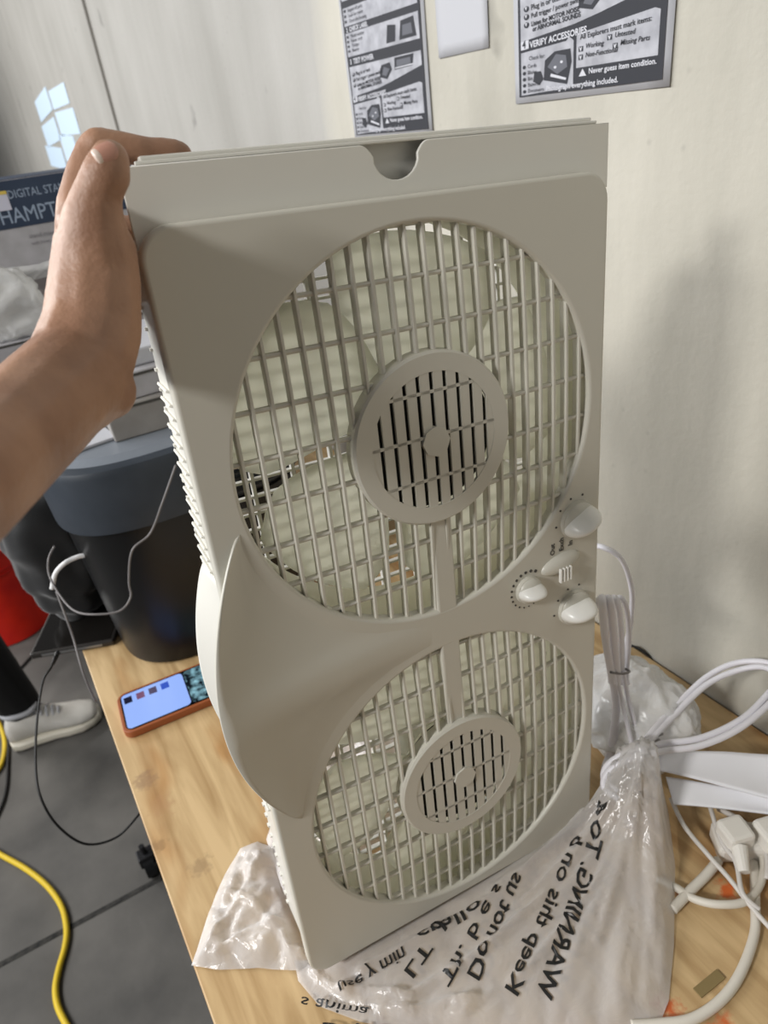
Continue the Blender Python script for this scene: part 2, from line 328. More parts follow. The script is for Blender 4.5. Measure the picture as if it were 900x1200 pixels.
# grilles
for ci, c in enumerate((C1, C2)):
    g = bmesh.new()
    RR = RC + .001
    k = -11
    us = [c[0] + (i + .5) * .0122 for i in range(-12, 12)]
    for u in us:
        H = chord(c[0], u, RR)
        if not H or H < .008: continue
        h = chord(c[0], u, RH - .002)
        segs = [(c[1] - H, c[1] + H)] if not h else [(c[1] - H, c[1] - h), (c[1] + h, c[1] + H)]
        for a, b in segs:
            # fin: rounded nose, 8 mm deep, nose lifts a little towards the hub
            rings = []
            for q in range(9):
                v = a + (b - a) * q / 8; rad = math.hypot(u - c[0], v - c[1]); dome = -.005 * max(0, 1 - (rad / RC) ** 2)
                rings.append([(u + x, .0035 + dome + y, v) for x, y in ((-.0012, .0062), (-.0013, .001), (-.0008, -.0004), (.0008, -.0004), (.0013, .001), (.0012, .0062))])
            loft(g, rings)
    vsx = [c[1] + (i + (.5 if ci == 0 else .3)) * .0300 for i in range(-6, 6)]
    for v in vsx:
        H = chord(c[1], v, RR)
        if not H or H < .008: continue
        h = chord(c[1], v, RH - .002)
        segs = [(c[0] - H, c[0] + H)] if not h else [(c[0] - H, c[0] - h), (c[0] + h, c[0] + H)]
        for a, b in segs:
            rings = []
            for q in range(9):
                u = a + (b - a) * q / 8; rad = math.hypot(u - c[0], v - c[1]); dome = -.005 * max(0, 1 - (rad / RC) ** 2)
                rings.append([(u, .0045 + dome + y, v + x) for x, y in ((-.0013, .004), (-.0013, .0006), (0, 0), (.0013, .0006), (.0013, .004))])
            loft(g, rings)
    obj('front_grille', g, M_front, fan)
    # strut joining the hub to the waist of the panel
    g = bmesh.new(); s = -1 if ci == 0 else 1
    box(g, (c[0] + (.002 if ci == 0 else -.001), .0056, c[1] + s * (RH + RC - .002) / 2), (.0165, .011, RC - RH + .006), bev=.0015); obj('strut', g, M_front, fan)
    # hub disc with slots
    hub = bmesh.new(); yd = -.0045; th = .0010
    R_in = .0468
    ringo = []
    prof = ((RH, yd + .012), (RH, yd + .0015), (RH - .0015, yd), (R_in, yd), (R_in, yd + .0022), (R_in + .006, yd + .0024))
    lv = [[hub.verts.new((c[0] + r * math.cos(2 * PI * q / 72), y, c[1] + r * math.sin(2 * PI * q / 72))) for q in range(72)] for r, y in prof]
    for a in range(len(lv) - 1):
        for q in range(72): hub.faces.new((lv[a][q], lv[a][(q + 1) % 72], lv[a + 1][(q + 1) % 72], lv[a + 1][q]))
    pitch = .0099
    for i in range(-5, 5):
        u = (i + .5) * pitch; H = chord(0, u, R_in + .002)
        if not H: continue
        wbar = pitch - .0030
        box(hub, (c[0] + u, yd + th + .0003, c[1]), (wbar, th * 2, 2 * H + .006))
    for i in (-4.5, 4.5): pass
    for v in (-.030, 0, .030):
        v += .004; H = chord(0, v, R_in)
        box(hub, (c[0], yd + th * 1.1, c[1] + v), (2 * H, th * 1.6, .0021))
    crisp(obj('hub_cover', hub, M_front, fan))
    hb = bmesh.new(); cyl(hb, (c[0], yd - .0012, c[1]), (c[0], yd + th * 2, c[1]), .0105, seg=8); obj('hub_badge', hb, M_front, fan)
    # motor and blades
    mo = bmesh.new(); cyl(mo, (c[0], .0035, c[1]), (c[0], .026, c[1]), .0485, .040, 40); obj('motor', mo, M_motor, fan)
    rotor = bmesh.new(); cyl(rotor, (c[0], .027, c[1]), (c[0], .050, c[1]), .042, .038, 40)
    ro = crisp(obj('rotor_hub', rotor, M_blade, fan))
    NBl = 5; off = math.radians(0 if ci == 0 else 40)
    for k in range(NBl):
        bl = bmesh.new(); a0 = off + 2 * PI * k / NBl; rows = []
        for ir in range(9):
            r = .036 + (.130 - .036) * ir / 8; row = []
            half = math.radians(27 + 5.5 * math.sin(PI * ir / 8) + (3 if ir < 7 else 0)); sweep = math.radians(10) * (ir / 8)
            for it in range(9):
                tt = it / 8 * 2 - 1; ang = a0 + sweep + half * tt * (1 - .12 * (ir == 8) * abs(tt))
                row.append((c[0] + r * math.cos(ang), .038 + .009 * tt * (1 - .3 * ir / 8) + .003 * (1 - tt * tt), c[1] + r * math.sin(ang)))
            rows.append(row)
        loft(bl, rows, cap=False, closed=False)
        b_ = obj('blade', bl, M_blade, ro, smooth=True); s_ = b_.modifiers.new('s', 'SOLIDIFY'); s_.thickness = .0016
# rear grille: fine horizontal louvres and uprights, one mesh per opening
bm = bmesh.new()
for i in range(46):
    v = V0 + .018 + i * .0125
    box(bm, ((U0 + U1) / 2, .0655, v), (U1 - U0 - .004, .004, .0018))
for i in range(10):
    box(bm, (U0 + .018 + i * .0302, .0655, (V0 + V1) / 2), (.0024, .005, V1 - V0 - .01))
obj('rear_grille', bm, M_white, fan)
# comb of louvre ends down the left side
bm = bmesh.new()
for i in range(40):
    v = .15 + i * .0089
    q = Matrix.Rotation(math.radians(28), 3, 'Y')
    box(bm, (U0 + .0030, .052, v), (.0032, .028, .0016), q)
obj('side_louvre', bm, M_white, fan)
# folded extender panels at the top
def ext_outline(u0, u1, vb, vt, nc, nr, depth):
    P = [(u0, vb), (u1, vb), (u1, vt), (nc + nr + .006, vt)]
    for k in range(1, 6):
        t = k / 5; P.append((nc + nr + .006 - .0075 * t, vt - .006 * t * t))
    for k in range(1, 12):
        a = PI * k / 12; P.append((nc + (nr - .001) * math.cos(a), vt - .006 - (depth - .006) * math.sin(a)))
    for k in range(5, 0, -1):
        t = k / 5; P.append((nc - nr - .006 + .0075 * t, vt - .006 * t * t))
    P += [(nc - nr - .006, vt), (u0, vt)]
    return P
me = upright(plate([ext_outline(U0 + .0015, U1 + .0095, .578, .6155, .1475, .0165, .0195)], .0006, .0006, 2), .0135)
e1 = link('extender_panel', me, M_white, fan)
bm = bmesh.new(); box(bm, (.154, .024, .5985), (.296, .0022, .042), bev=.0008); obj('extender_panel', bm, M_white, fan)
bm = bmesh.new()
box(bm, (.1515, .022, .6190), (.293, .0085, .003), bev=.001); box(bm, (.151, .0165, .6172), (.298, .003, .002), bev=.0006)
obj('slide_rail', bm, M_white, fan)
# flared foot at the waist of the left side: front leaf and rear leaf
def foot(front=True):
    bm = bmesh.new(); rows = []; NT, NS = 36, 22
    for it in range(NT + 1):
        t = it / NT; v = .413 - (.413 - .168) * t
        s_ = math.sin(PI * t); hp = s_ ** .8
        # inner limit hugs the two round openings
        def edge(v):
            e = .150
            for c in (C1, C2):
                dv = abs(v - c[1])
                if dv < RC + .004: e = min(e, c[0] - math.sqrt((RC + .004) ** 2 - dv * dv))
            return e
        ue = min(edge(v), .150); ue = max(ue, U0 + .0205)
        row = []
        for js in range(NS + 1):
            s = js / NS
            if front:
                uo = min(.0115, ue) - .0005 - .041 * hp; do = -.0005 - .017 * hp
                u = ue + (uo - ue) * s; d = .0014 - .0025 * min(1, s * 2.2) * hp + do * (s ** 2.2)
            else:
                uo = U0 + .002 - .020 * hp; do = .058; v = .372 - (.372 - .19) * t
                u = (U0 + .003) + (uo - U0 - .003) * s; d = .020 + (do - .020) * (s ** .8)
            row.append((u, d, v))
        rows.append(row)
    loft(bm, rows, cap=False, closed=False); return bm
f1 = obj('front_foot', foot(True), M_front, fan, smooth=True); m_ = f1.modifiers.new('s', 'SOLIDIFY'); m_.thickness = .0018; m_.offset = 0
f2 = obj('rear_foot', foot(False), M_white, fan, smooth=True); m_ = f2.modifiers.new('s', 'SOLIDIFY'); m_.thickness = .0018; m_.offset = 0
# controls
def knob(u, v, r, ang, hgt):
    bm = bmesh.new()
    cyl(bm, (u, .001, v), (u, -.0035, v), r, r * .98, 40); 
    k = obj('control_knob', bm, M_front, fan)
    bm = bmesh.new(); bmesh.ops.create_uvsphere(bm, u_segments=32, v_segments=16, radius=1)
    bmesh.ops.transform(bm, matrix=Matrix.Translation((u, -.0030, v)) @ Matrix.Diagonal((r * .95, .0055, r * .95, 1)), verts=bm.verts[:])
    obj('cap', bm, M_front, k, smooth=True)
    bm = bmesh.new(); bmesh.ops.create_uvsphere(bm, u_segments=36, v_segments=24, radius=1)
    for vv in bm.verts:                      # tapering finger grip: broad root, narrow crest
        x, y, z = vv.co; crest = max(0, -y)
        vv.co = Vector((math.copysign(abs(x) ** .8, x) * r * .98, y * hgt, z * r * (.62 - .22 * crest)))
    bmesh.ops.transform(bm, matrix=Matrix.Translation((u, -.003, v)) @ Matrix.Rotation(ang, 4, 'Y'), verts=bm.verts[:])
    obj('grip', bm, M_knob, k, 'whiter finger grip', smooth=True)
knob(.275, .339, .0165, math.radians(-25), .018)
knob(.226, .292, .0120, math.radians(0), .014)
knob(.273, .257, .0165, math.radians(-5), .018)
bm = bmesh.new(); bmesh.ops.create_uvsphere(bm, u_segments=28, v_segments=14, radius=1)
bmesh.ops.transform(bm, matrix=Matrix.Translation((.2585, .001, .305)) @ Matrix.Rotation(math.radians(-8), 4, 'Y') @ Matrix.Diagonal((.020, .007, .0085, 1)), verts=bm.verts[:])
sl = obj('slide_switch', bm, M_front, fan, smooth=True)
for i in range(4):
    bm = bmesh.new(); box(bm, (.2535 + i * .0033, -.0066, .2975), (.0016, .003, .0125), bev=.0005); obj('ridge', bm, M_knob, sl, 'white ridge')
bm = bmesh.new()
def dot(u, v, r): cyl(bm, (u, .0005, v), (u, -.0004, v), r, seg=12)
for i in range(15):
    a = math.radians(62 + i * 17.5); dot(.226 + .0162 * math.cos(a), .292 + .0162 * math.sin(a), .0014 * (1 - .045 * i))
for cu, cv in ((.275, .339), (.273, .257)):
    for a in (75, 108, 143, 182): dot(cu + .0208 * math.cos(math.radians(a)), cv + .0208 * math.sin(math.radians(a)), .0009)
mk = [bpy.data.meshes.new('d')]; bm.to_mesh(mk[0]); bm.free()
TX = Matrix(((1, 0, 0, 0), (0, 0, -1, 0), (0, 1, 0, 0), (0, 0, 0, 1)))     # text plane -> panel plane facing -depth
for s, u, v in (('Out', .2525, .3145), ('Exch', .2615, .3155), ('In', .2705, .3175)):
    mk.append(textmesh(s, .0062, Matrix.Translation((u, -.0003, v)) @ TX @ Matrix.Rotation(PI / 2, 4, 'Z'), .00008, bold=.0001))
obj('printed_marks', joinmesh(mk), M_mark, fan, 'dark printed dots and words')
# power cord: flat twin-lead, bundled and tied, then looping over the table
def cordpts(L): return [FI @ ony((a, b), y) for a, b, y in L]
bm = bmesh.new()
R_ = .0026
tube(bm, cordpts([(690, 640, .42), (706, 641, .40), (728, 655, .385), (740, 690, .375), (739, 730, .37), (731, 765, .365), (728, 790, .365)]), R_, flat=1.5)
for x0, x1, x2, yy in ((700, 706, 716, .352), (708, 716, 723, .350), (715, 725, 729, .356), (722, 734, 734, .36)):
    tube(bm, cordpts([(x0 - 3, 712, yy + .012), (x0 + 4, 700, yy + .006), (x1, 712, yy), (x1 + 3, 745, yy), (x2, 788, yy), (x2 + 1, 800, yy)]), R_, flat=1.5)
tube(bm, cordpts([(716, 785, .352), (722, 830, .352), (716, 880, .35), (709, 905, .345), (722, 925, .34), (738, 915, .335)]), .0026, flat=1.7)
for sgn in (-1, 1): tube(bm, cordpts([(726 + sgn * 4, 788, .352), (732 + sgn * 4.2, 818, .345), (741 + sgn * 4.4, 855, .335), (749 + sgn * 4, 893, .325)]), .0024)
lp = [(724, 932, .055), (708, 918, .062), (713, 900, .072), (740, 884, .086), (775, 876, .078), (822, 869, .080), (868, 848, .090), (902, 818, .100), (917, 797, .108), (900, 780, .110), (865, 781, .100), (828, 798, .088), (790, 834, .078), (764, 862, .082), (750, 885, .084)]
for sgn in (-1, 1):
    tube(bm, [FI @ onz((x + sgn * (4.5 if x > 895 else 0), y + sgn * (4.5 if x <= 895 else 2) * (-1 if i > 8 else 1)), h) for i, (x, y, h) in enumerate(lp)], .0032)
obj('power_cord', bm, M_cord, fan, smooth=True)
bm = bmesh.new(); a = FI @ ony((716, 788, )[:2], .349); b = FI @ ony((737, 786), .354)
tube(bm, [a, (a + b) / 2 + Vector((0, -.004, 0)), b, (a + b) / 2 + Vector((0, .012, 0)), a], .0013, seg=8)
obj('cord_tie', bm, M_greycord, fan)
bm = bmesh.new(); a = onz((766, 858), .082); b = onz((752, 884), .085)
for k in range(4):
    p = FI @ (a.lerp(b, k / 3.5)); cyl(bm, p + Vector((-.004, -.005, .0)), p + Vector((.008, -.004, -.003)), .0014, seg=8)
obj('strain_relief', bm, M_greycord, fan)

# ------------------------------------------------------------ hand and forearm
def blob(chains, vox, name, m, smooth_it=6):
    bm = bmesh.new()
    for ch in chains:
        for i in range(len(ch) - 1):
            (a, ra), (b, rb) = ch[i], ch[i + 1]; nst = max(2, int((b - a).length / (min(ra, rb) * .22)))
            for k in range(nst + (i == len(ch) - 2)):
                t = k / nst; t2 = t
                bmesh.ops.create_icosphere(bm, subdivisions=2, radius=ra + (rb - ra) * t2, matrix=Matrix.Translation(a.lerp(b, t)))
    me = bpy.data.meshes.new('b'); bm.to_mesh(me); bm.free()
    o = bpy.data.objects.new('b', me); COL.objects.link(o)
    r = o.modifiers.new('r', 'REMESH'); r.mode = 'VOXEL'; r.voxel_size = vox
    s = o.modifiers.new('s', 'SMOOTH'); s.iterations = smooth_it; s.factor = .5
    me = tomesh(o); me.materials.clear(); me.materials.append(m)
    for p in me.polygons: p.use_smooth = True
    return bpy.data.objects.new(name, me)
def P(x, y, Y, pr):
    q = ony((x, y), Y); return (q, pr * zc(q) / F)
def FL(u, v, d, r): return (FM @ Vector((u, d, v)), r)
chains = [
    [P(-190, 700, .13, 92), P(-80, 600, .20, 80), P(0, 527, .255, 70), P(48, 480, .295, 66), P(92, 436, .33, 61), P(109, 385, .345, 57), P(112, 335, .352, 53), P(112, 295, .355, 48)],
    [P(92, 436, .33, 58), P(124, 458, .325, 36)], [P(48, 480, .295, 60), P(120, 462, .325, 32)],
    # thumb
    [P(112, 300, .352, 46), P(110, 258, .350, 36), P(113, 230, .348, 28), P(125, 203, .346, 28), P(129, 187, .346, 23)],
        # palm going back along the side of the fan
    [P(108, 385, .35, 50), P(100, 385, .40, 42), P(100, 375, .43, 36)],
    [P(108, 320, .352, 46), P(100, 320, .40, 40), P(98, 318, .44, 34)],
    [P(105, 270, .37, 38), P(98, 262, .41, 32), P(96, 280, .44, 28)],
    # index finger: up the side, bent over, then along the back of the top rail
    [P(100, 300, .38, 36), P(97, 245, .40, 30), P(104, 205, .41, 26), P(113, 178, .415, 23.5), P(122, 171, .417, 20.5)],
    [P(116, 172, .412, 21.5), P(140, 173, .410, 19), P(163, 176, .408, 17), P(176, 177, .408, 15.5), P(192, 178, .408, 16), P(204, 179, .408, 15.5), P(212, 180, .408, 13.5)],
]
for k, (v, ln) in enumerate(((.588, .062), (.570, .058), (.553, .045))):
    chains.append([P(97, 272 + 24 * k, .43, 22), FL(-.024, v, .070, .0085), FL(-.014, v, .0865, .0085), FL(.010, v - .002, .089, .008), FL(.010 + ln * .5, v - .004, .088, .0075), FL(.010 + ln, v - .006, .085, .0065)])
hand = blob(chains, .0016, 'hand', M_skin, 7); COL.objects.link(hand)
tag(hand, 'bare left hand and forearm gripping the top left corner of the white fan', 'person')
# thumb nail
nc = ony((124, 177), .3315)
zdir = (Vector((0, 0, CAMZ)) - nc).normalized(); zdir = (zdir + Vector((-.10, 0, .30))).normalized()
xd = (RX * .80 + UP * .60); xd = (xd - zdir * xd.dot(zdir)).normalized(); yd_ = zdir.cross(xd)
def nailmesh(sx, sy, sz, ox=0):
    bm = bmesh.new(); bmesh.ops.create_uvsphere(bm, u_segments=24, v_segments=14, radius=1)
    Rm = Matrix((xd, yd_, zdir)).transposed().to_4x4()
    for v in bm.verts:
        x, y, z = v.co; v.co = Vector((math.copysign(abs(x) ** .75, x) * sx + ox, y * sy, z * sz - y * y * .0012))
    bmesh.ops.transform(bm, matrix=Matrix.Translation(nc) @ Rm, verts=bm.verts[:]); return bm
dgm = bpy.context.evaluated_depsgraph_get()
ok, loc, nrm, _ = hand.ray_cast(Vector((0, 0, CAMZ)), ray((124, 177)).normalized())
if ok: nc = loc + nrm * .0000; zdir = nrm.normalized(); xd = (RX * .80 + UP * .60); xd = (xd - zdir * xd.dot(zdir)).normalized(); yd_ = zdir.cross(xd)
obj('thumbnail', nailmesh(.0050, .0044, .0012), mat('nail', srgb(190, 142, 124), .25), hand, 'pale pink nail', smooth=True)
obj('nail_edge', nailmesh(.0017, .0038, .0013, -.0040), mat('nail_tip', srgb(232, 214, 200), .35), hand, 'whitish nail end', smooth=True)

# ------------------------------------------------------------ plastic bag under the fan, with its printed warning
NECK = onz((752, 900), .075)
def pl(L): return [onz(p, .015).xy for p in L]
PLEATS = [(pl([(322, 1040), (345, 1100), (372, 1140), (420, 1166), (480, 1176), (560, 1160)]), .008, .0035), (pl([(330, 1085), (352, 1140), (390, 1178), (460, 1192)]), .006, .003),
    (pl([(400, 1150), (480, 1160), (560, 1112), (640, 1050), (715, 975), (745, 925)]), .009, .0035), (pl([(440, 1178), (540, 1180), (620, 1130), (690, 1050), (745, 960)]), .006, .003),
    (pl([(752, 905), (772, 980), (782, 1060), (779, 1140)]), .009, .004), (pl([(750, 915), (735, 1010), (700, 1100)]), .006, .003), (pl([(420, 1130), (500, 1090), (590, 1040), (680, 975)]), .006, .003),
    (pl([(240, 1105), (275, 1060), (300, 1010)]), .007, .004), (pl([(235, 1120), (290, 1090), (335, 1080)]), .007, .003), (pl([(265, 1040), (300, 1060), (340, 1110)]), .006, .003)]
def pleat(x, y):
    h = 0; q = Vector((x, y))
    for L, a_, w_ in PLEATS:
        m = 9
        for i in range(len(L) - 1):
            a, b = L[i], L[i + 1]; ab = b - a; t = max(0, min(1, (q - a).dot(ab) / ab.dot(ab))); m = min(m, (q - a - ab * t).length)
        m += .002 * noise.noise(Vector((x * 60, y * 60, 2)))
        if m < w_ * 4: h += a_ * math.exp(-(m / w_) ** 2) * (.7 + .6 * noise.noise(Vector((x * 30, y * 30, 8))))
    return h
def film_h(x, y):
    q = Vector((x, y, 0)); dn = (Vector((x, y)) - NECK.xy).length; th = math.atan2(y - NECK.y, x - NECK.x)
    peak = .078 * math.exp(-(dn / .045) ** 1.5) + .022 * math.exp(-(dn / .14) ** 2)
    rid = abs(noise.noise(Vector((th * 7, dn * 5, 3)))) * .012 * math.exp(-(dn / .15) ** 2) * min(1, dn / .03) * 2
    cr = abs(noise.noise(Vector((th * 5.5, dn * 9, 7)))) * .014 + abs(noise.noise(Vector((th * 15, dn * 22, 1)))) * .005
    return .003 + peak + rid * .8 + cr * .6 + pleat(x, y)
def film_patch(px, h0, step=.003, hf=film_h, clampedge=True):
    poly = [onz(p, h0).xy for p in px] if h0 is not None else [Vector(p) for p in px]; n = len(poly)
    xs = [p.x for p in poly]; ys = [p.y for p in poly]
    def inside(q):
        c = False; j = n - 1
        for i in range(n):
            a, b = poly[i], poly[j]
            if (a.y > q.y) != (b.y > q.y) and q.x < (b.x - a.x) * (q.y - a.y) / (b.y - a.y) + a.x: c = not c
            j = i
        return c
    def ed(q):
        m = 9
        for i in range(n):
            a, b = poly[i], poly[(i + 1) % n]; ab = b - a; t = max(0, min(1, (q - a).dot(ab) / ab.dot(ab))); m = min(m, (q - a - ab * t).length)
        return m
    bd = []
    for i in range(n):
        a, b = poly[i], poly[(i + 1) % n]; k = max(1, int((b - a).length / step)); bd += [a.lerp(b, j / k) for j in range(k)]
    pts = list(bd); y = min(ys)
    while y < max(ys):
        x = min(xs)
        while x < max(xs):
            q = Vector((x + random.uniform(-1, 1) * step * .25, y + random.uniform(-1, 1) * step * .25))
            if inside(q) and ed(q) > step * .5: pts.append(q)
            x += step
        y += step
    v, e, f, *_ = delaunay_2d_cdt(pts, [(i, (i + 1) % len(bd)) for i in range(len(bd))], [], 1, 1e-6)
    bm = bmesh.new(); vv = [bm.verts.new((q.x, q.y, TZ + max(.0015, hf(q.x, q.y) * min(1, .12 + ed(q) / .02)))) for q in v]
    for t in f:
        try: bm.faces.new([vv[i] for i in t])
        except Exception: pass
    return bm
A = [(365, 1118), (430, 1088), (500, 1055), (550, 1030), (620, 990), (690, 942), (712, 905), (738, 884), (768, 893), (783, 945), (792, 1010), (791, 1100), (785, 1165), (772, 1198), (700, 1222), (560, 1212), (480, 1201), (420, 1190), (372, 1172), (347, 1142), (342, 1118)]
Bp = [(300, 982), (322, 990), (337, 1040), (355, 1090), (372, 1125), (350, 1134), (300, 1130), (255, 1132), (222, 1127), (232, 1100), (245, 1060), (262, 1020), (280, 990)]
def wing_h(x, y): return .008 + pleat(x, y) + .022 * abs(noise.noise(Vector((x * 26, y * 26, 4)))) + .010 * abs(noise.noise(Vector((x * 60, y * 50, 9))))
bmA = film_patch(A, .012); bmB = film_patch(Bp, .008, hf=wing_h)
mA = bpy.data.meshes.new('a'); bmA.to_mesh(mA); bmA.free(); mB = bpy.data.meshes.new('b'); bmB.to_mesh(mB); bmB.free()
def back_h(x, y): return .012 + .075 * abs(noise.noise(Vector((x * 17, y * 17, 14)))) + .022 * abs(noise.noise(Vector((x * 55, y * 50, 3))))
bmC = film_patch([(.06, .43), (.20, .42), (.36, .405), (.43, .42), (.45, .50), (.38, .555), (.24, .575), (.12, .56), (.07, .50)], None, step=.0045, hf=back_h)
mC = bpy.data.meshes.new('c'); bmC.to_mesh(mC); bmC.free()
bag = obj('plastic_bag', joinmesh([mA, mB, mC]), M_film, smooth=True)
tag(bag, 'clear crinkled plastic bag with black mirrored warning print, spread under the fan', 'bag')
# printed words, mirrored
tm = []
def bagtext(s, p0, p1, hpx, bold=.0):
    """line of words from pixel p0 towards p1 on the bag; letter height hpx, mirrored"""
    a = onz(p0, .022); b = onz(p1, .022); d = (b - a); L = d.length; d.normalize()
    up = Vector((d.y, -d.x, 0))                      # mirrored: the other side from a normal reading
    me = textmesh(s, 1, Matrix(), 0, bold=bold)
    xs = [v.co.x for v in me.vertices]; W = max(xs) or 1; sc = L / W; hs = hpx
    bmt = bmesh.new(); bmt.from_mesh(me)
    bmesh.ops.subdivide_edges(bmt, edges=[e for e in bmt.edges if e.calc_length() > .25], cuts=1)
    for v in bmt.verts:
        q = a + d * v.co.x * sc + up * v.co.y * hs
        v.co = Vector((q.x, q.y, TZ + .0015 + film_h(q.x, q.y)))
    m2 = bpy.data.meshes.new('x'); bmt.to_mesh(m2); bmt.free(); tm.append(m2)
bagtext('WARNING. To a', (628, 1153), (700, 965), .019, .02)
bagtext('Keep this on b', (590, 1150), (672, 985), .017, .015)
bagtext('Do not us', (545, 1132), (602, 1020), .017, .015)
bagtext('Th. b e s', (512, 1138), (580, 1030), .015, .012)
bagtext('LT  J', (470, 1130), (512, 1070), .015, .012)
bagtext('use y min', (392, 1146), (470, 1102), .014, .01)
bagtext('crallo', (485, 1086), (560, 1048), .013, .01)
bagtext('s anima', (350, 1158), (430, 1170), .012, .01)
bagtext('baitea', (372, 1186), (500, 1196), .012, .01)
obj('warning_print', joinmesh(tm), M_ink, bag, 'black mirrored lettering')

# second, bulkier clear bag between the fan and the wall
bm = bmesh.new(); bmesh.ops.create_icosphere(bm, subdivisions=5, radius=1)
for v in bm.verts:
    q = v.co.copy(); n_ = abs(noise.noise(q * 2.4)) * .55 + abs(noise.noise(q * 6)) * .22
    v.co = Vector((q.x * .058, q.y * .075, q.z * .052)) * (1.08 - n_ * .5)
for v in bm.verts: v.co.z = max(v.co.z + .040, 0.001)
o = obj('plastic_bag', bm, M_film2, smooth=True); o.location = onz((738, 862), 0)
tag(o, 'cloudy crumpled plastic bag heaped between the fan and the wall', 'bag')
o2 = o

# ------------------------------------------------------------ papers and pale blue patches on the wall
def wall_frame(Y, Z):   # local x -> towards the camera along the wall (-Y), local y -> up, local z -> out of the wall
    return Matrix(((0, 0, -1, WX - .0006), (-1, 0, 0, Y), (0, 1, 0, Z), (0, 0, 0, 1)))
def sheet(name, Y, Z, wd, ht, label, cat, curl=.0, group=None):
    bm = bmesh.new(); rows = []
    for j in range(13):
        rows.append([(wd * i / 8, ht * j / 12, .0004 + curl * (math.sin(i * .9 + j * .5) * .5 + .5)) for i in range(9)])
    loft(bm, rows, cap=False, closed=False)
    o = obj(name, bm, M_paper, smooth=True); o.matrix_world = wall_frame(Y, Z); s = o.modifiers.new('s', 'SOLIDIFY'); s.thickness = .0003
    return tag(o, label, cat, group)
M_foam = mat('white_foam', srgb(240, 240, 244), .6)
M_pg = noisy('print_grey', srgb(150, 151, 158), srgb(176, 177, 184), 60, .7, 0)
M_pd = mat('print_dark', srgb(36, 38, 46), .7); M_pm = mat('print_mid', srgb(92, 94, 102), .7); M_pl = mat('print_light', srgb(196, 197, 204), .7)
YS = .62
def quad(bm, pts, z): bm.faces.new([bm.verts.new((x, y * YS, z)) for x, y in pts])
def R4(x0, y0, x1, y1): return [(x0, y0), (x1, y0), (x1, y1), (x0, y1)]
def poster(Y, Z, label, wd=.206, ht=.28, full=True):
    p = sheet('poster', Y, Z, wd, ht, label, 'poster', .0012, 'printed instruction sheets on the wall')
    k = .0025                                      # print lies on the sheet
    m_ = .0095
    b = bmesh.new(); quad(b, R4(m_ - .002, m_, wd - m_ + .002, (ht - m_) / YS), k); obj('print_field', b, M_pd, p)
    b = bmesh.new()
    quad(b, [(m_ + .002, m_ + .002), (.088, m_ + .006), (.088, .078), (.082, .084), (.078, .079), (m_ + .002, .074)], k + .0002)     # accessories panel
    quad(b, [(.092, .040), (wd - .014, .040), (wd - .014, .094), (wd - .020, .097), (.092, .085)], k + .0002)                        # marking panel
    quad(b, [(m_ + .002, .090), (.088, .099), (.120, .106), (wd - m_ - .002, .125), (wd - m_ - .002, .150), (m_ + .002, .150)], k + .0002)
    quad(b, [(m_ + .002, .170), (wd - m_ - .002, .170), (wd - m_ - .002, .215), (m_ + .002, .215)], k + .0002)
    quad(b, [(m_ + .002, .228), (wd - m_ - .002, .228), (wd - m_ - .002, .262), (m_ + .002, .262)], k + .0002)
    for y0 in (.275, .335, .395): quad(b, R4(m_ + .002, y0, wd - m_ - .002, y0 + .045), k + .0002)
    obj('print_panels', b, M_pg, p)
    # pictures of tools and cases
    b = bmesh.new()
    quad(b, [(.046, .030), (.080, .020), (.086, .050), (.084, .068), (.062, .068), (.048, .058)], k + .0004)
    quad(b, [(.030, .030), (.040, .024), (.046, .032), (.042, .044), (.032, .044)], k + .0004)
    quad(b, [(.094, .118), (.112, .112), (.126, .128), (.122, .142), (.100, .140), (.094, .130)], k + .0004)
    quad(b, [(.132, .126), (.176, .128), (.180, .148), (.134, .148)], k + .0004)
    quad(b, [(.150, .176), (.190, .176), (.186, .210), (.156, .208)], k + .0004); quad(b, [(.118, .176), (.140, .176), (.144, .204), (.124, .208)], k + .0004)
    for yy in (.016, .025, .034, .043, .052): quad(b, circ(.0165, yy + .001, .0028, 10), k + .0004)
    for yy in (.110, .121, .132): quad(b, circ(.021, yy + .002, .0042, 12), k + .0004)
    for xx, yy in ((.098, .062), (.134, .070), (.098, .051), (.141, .058)): quad(b, R4(xx - .003, yy - .001, xx + .003, yy + .006), k + .0004)
    for yy in (.178, .187, .196, .205, .234, .244, .254): quad(b, R4(.014, yy, .020, yy + .005), k + .0004)
    obj('printed_pictures', b, M_pd, p)
    b = bmesh.new()
    quad(b, [(.052, .048), (.066, .036), (.080, .044), (.078, .060), (.064, .064)], k + .0005); quad(b, [(.100, .122), (.110, .118), (.120, .130), (.106, .136)], k + .0005)
    quad(b, [(.138, .131), (.172, .132), (.172, .143), (.139, .143)], k + .0005); quad(b, [(.158, .182), (.182, .182), (.180, .200), (.160, .200)], k + .0005)
    obj('picture_tones', b, M_pm, p)
    b = bmesh.new()
    quad(b, [(.056, .034), (.078, .026), (.079, .029), (.057, .038)], k + .0006); quad(b, [(.134, .128), (.178, .129), (.178, .131), (.134, .130)], k + .0006)
    quad(b, circ(.063, .046, .002, 8), k + .0006); quad(b, circ(.072, .052, .002, 8), k + .0006)
    quad(b, [(.096, .028), (.106, .028), (.101, .038)], k + .0006)
    quad(b, [(.012, .078), (.024, .079), (.024, .091), (.012, .090)], k + .0006)
    tick = []
    obj('print_highlights', b, M_pl, p)
    dark, light = [], []
    def T(L, s, x, y, sz, bold=.0, rot=0, sh=0): L.append(textmesh(s, sz, Matrix.Translation((x, y * YS, k + .0007)) @ Matrix.Rotation(rot * .8, 4, 'Z') @ Matrix.Diagonal((.86, .78, 1, 1)), 0, bold=bold, shear=sh))
    rr = .06
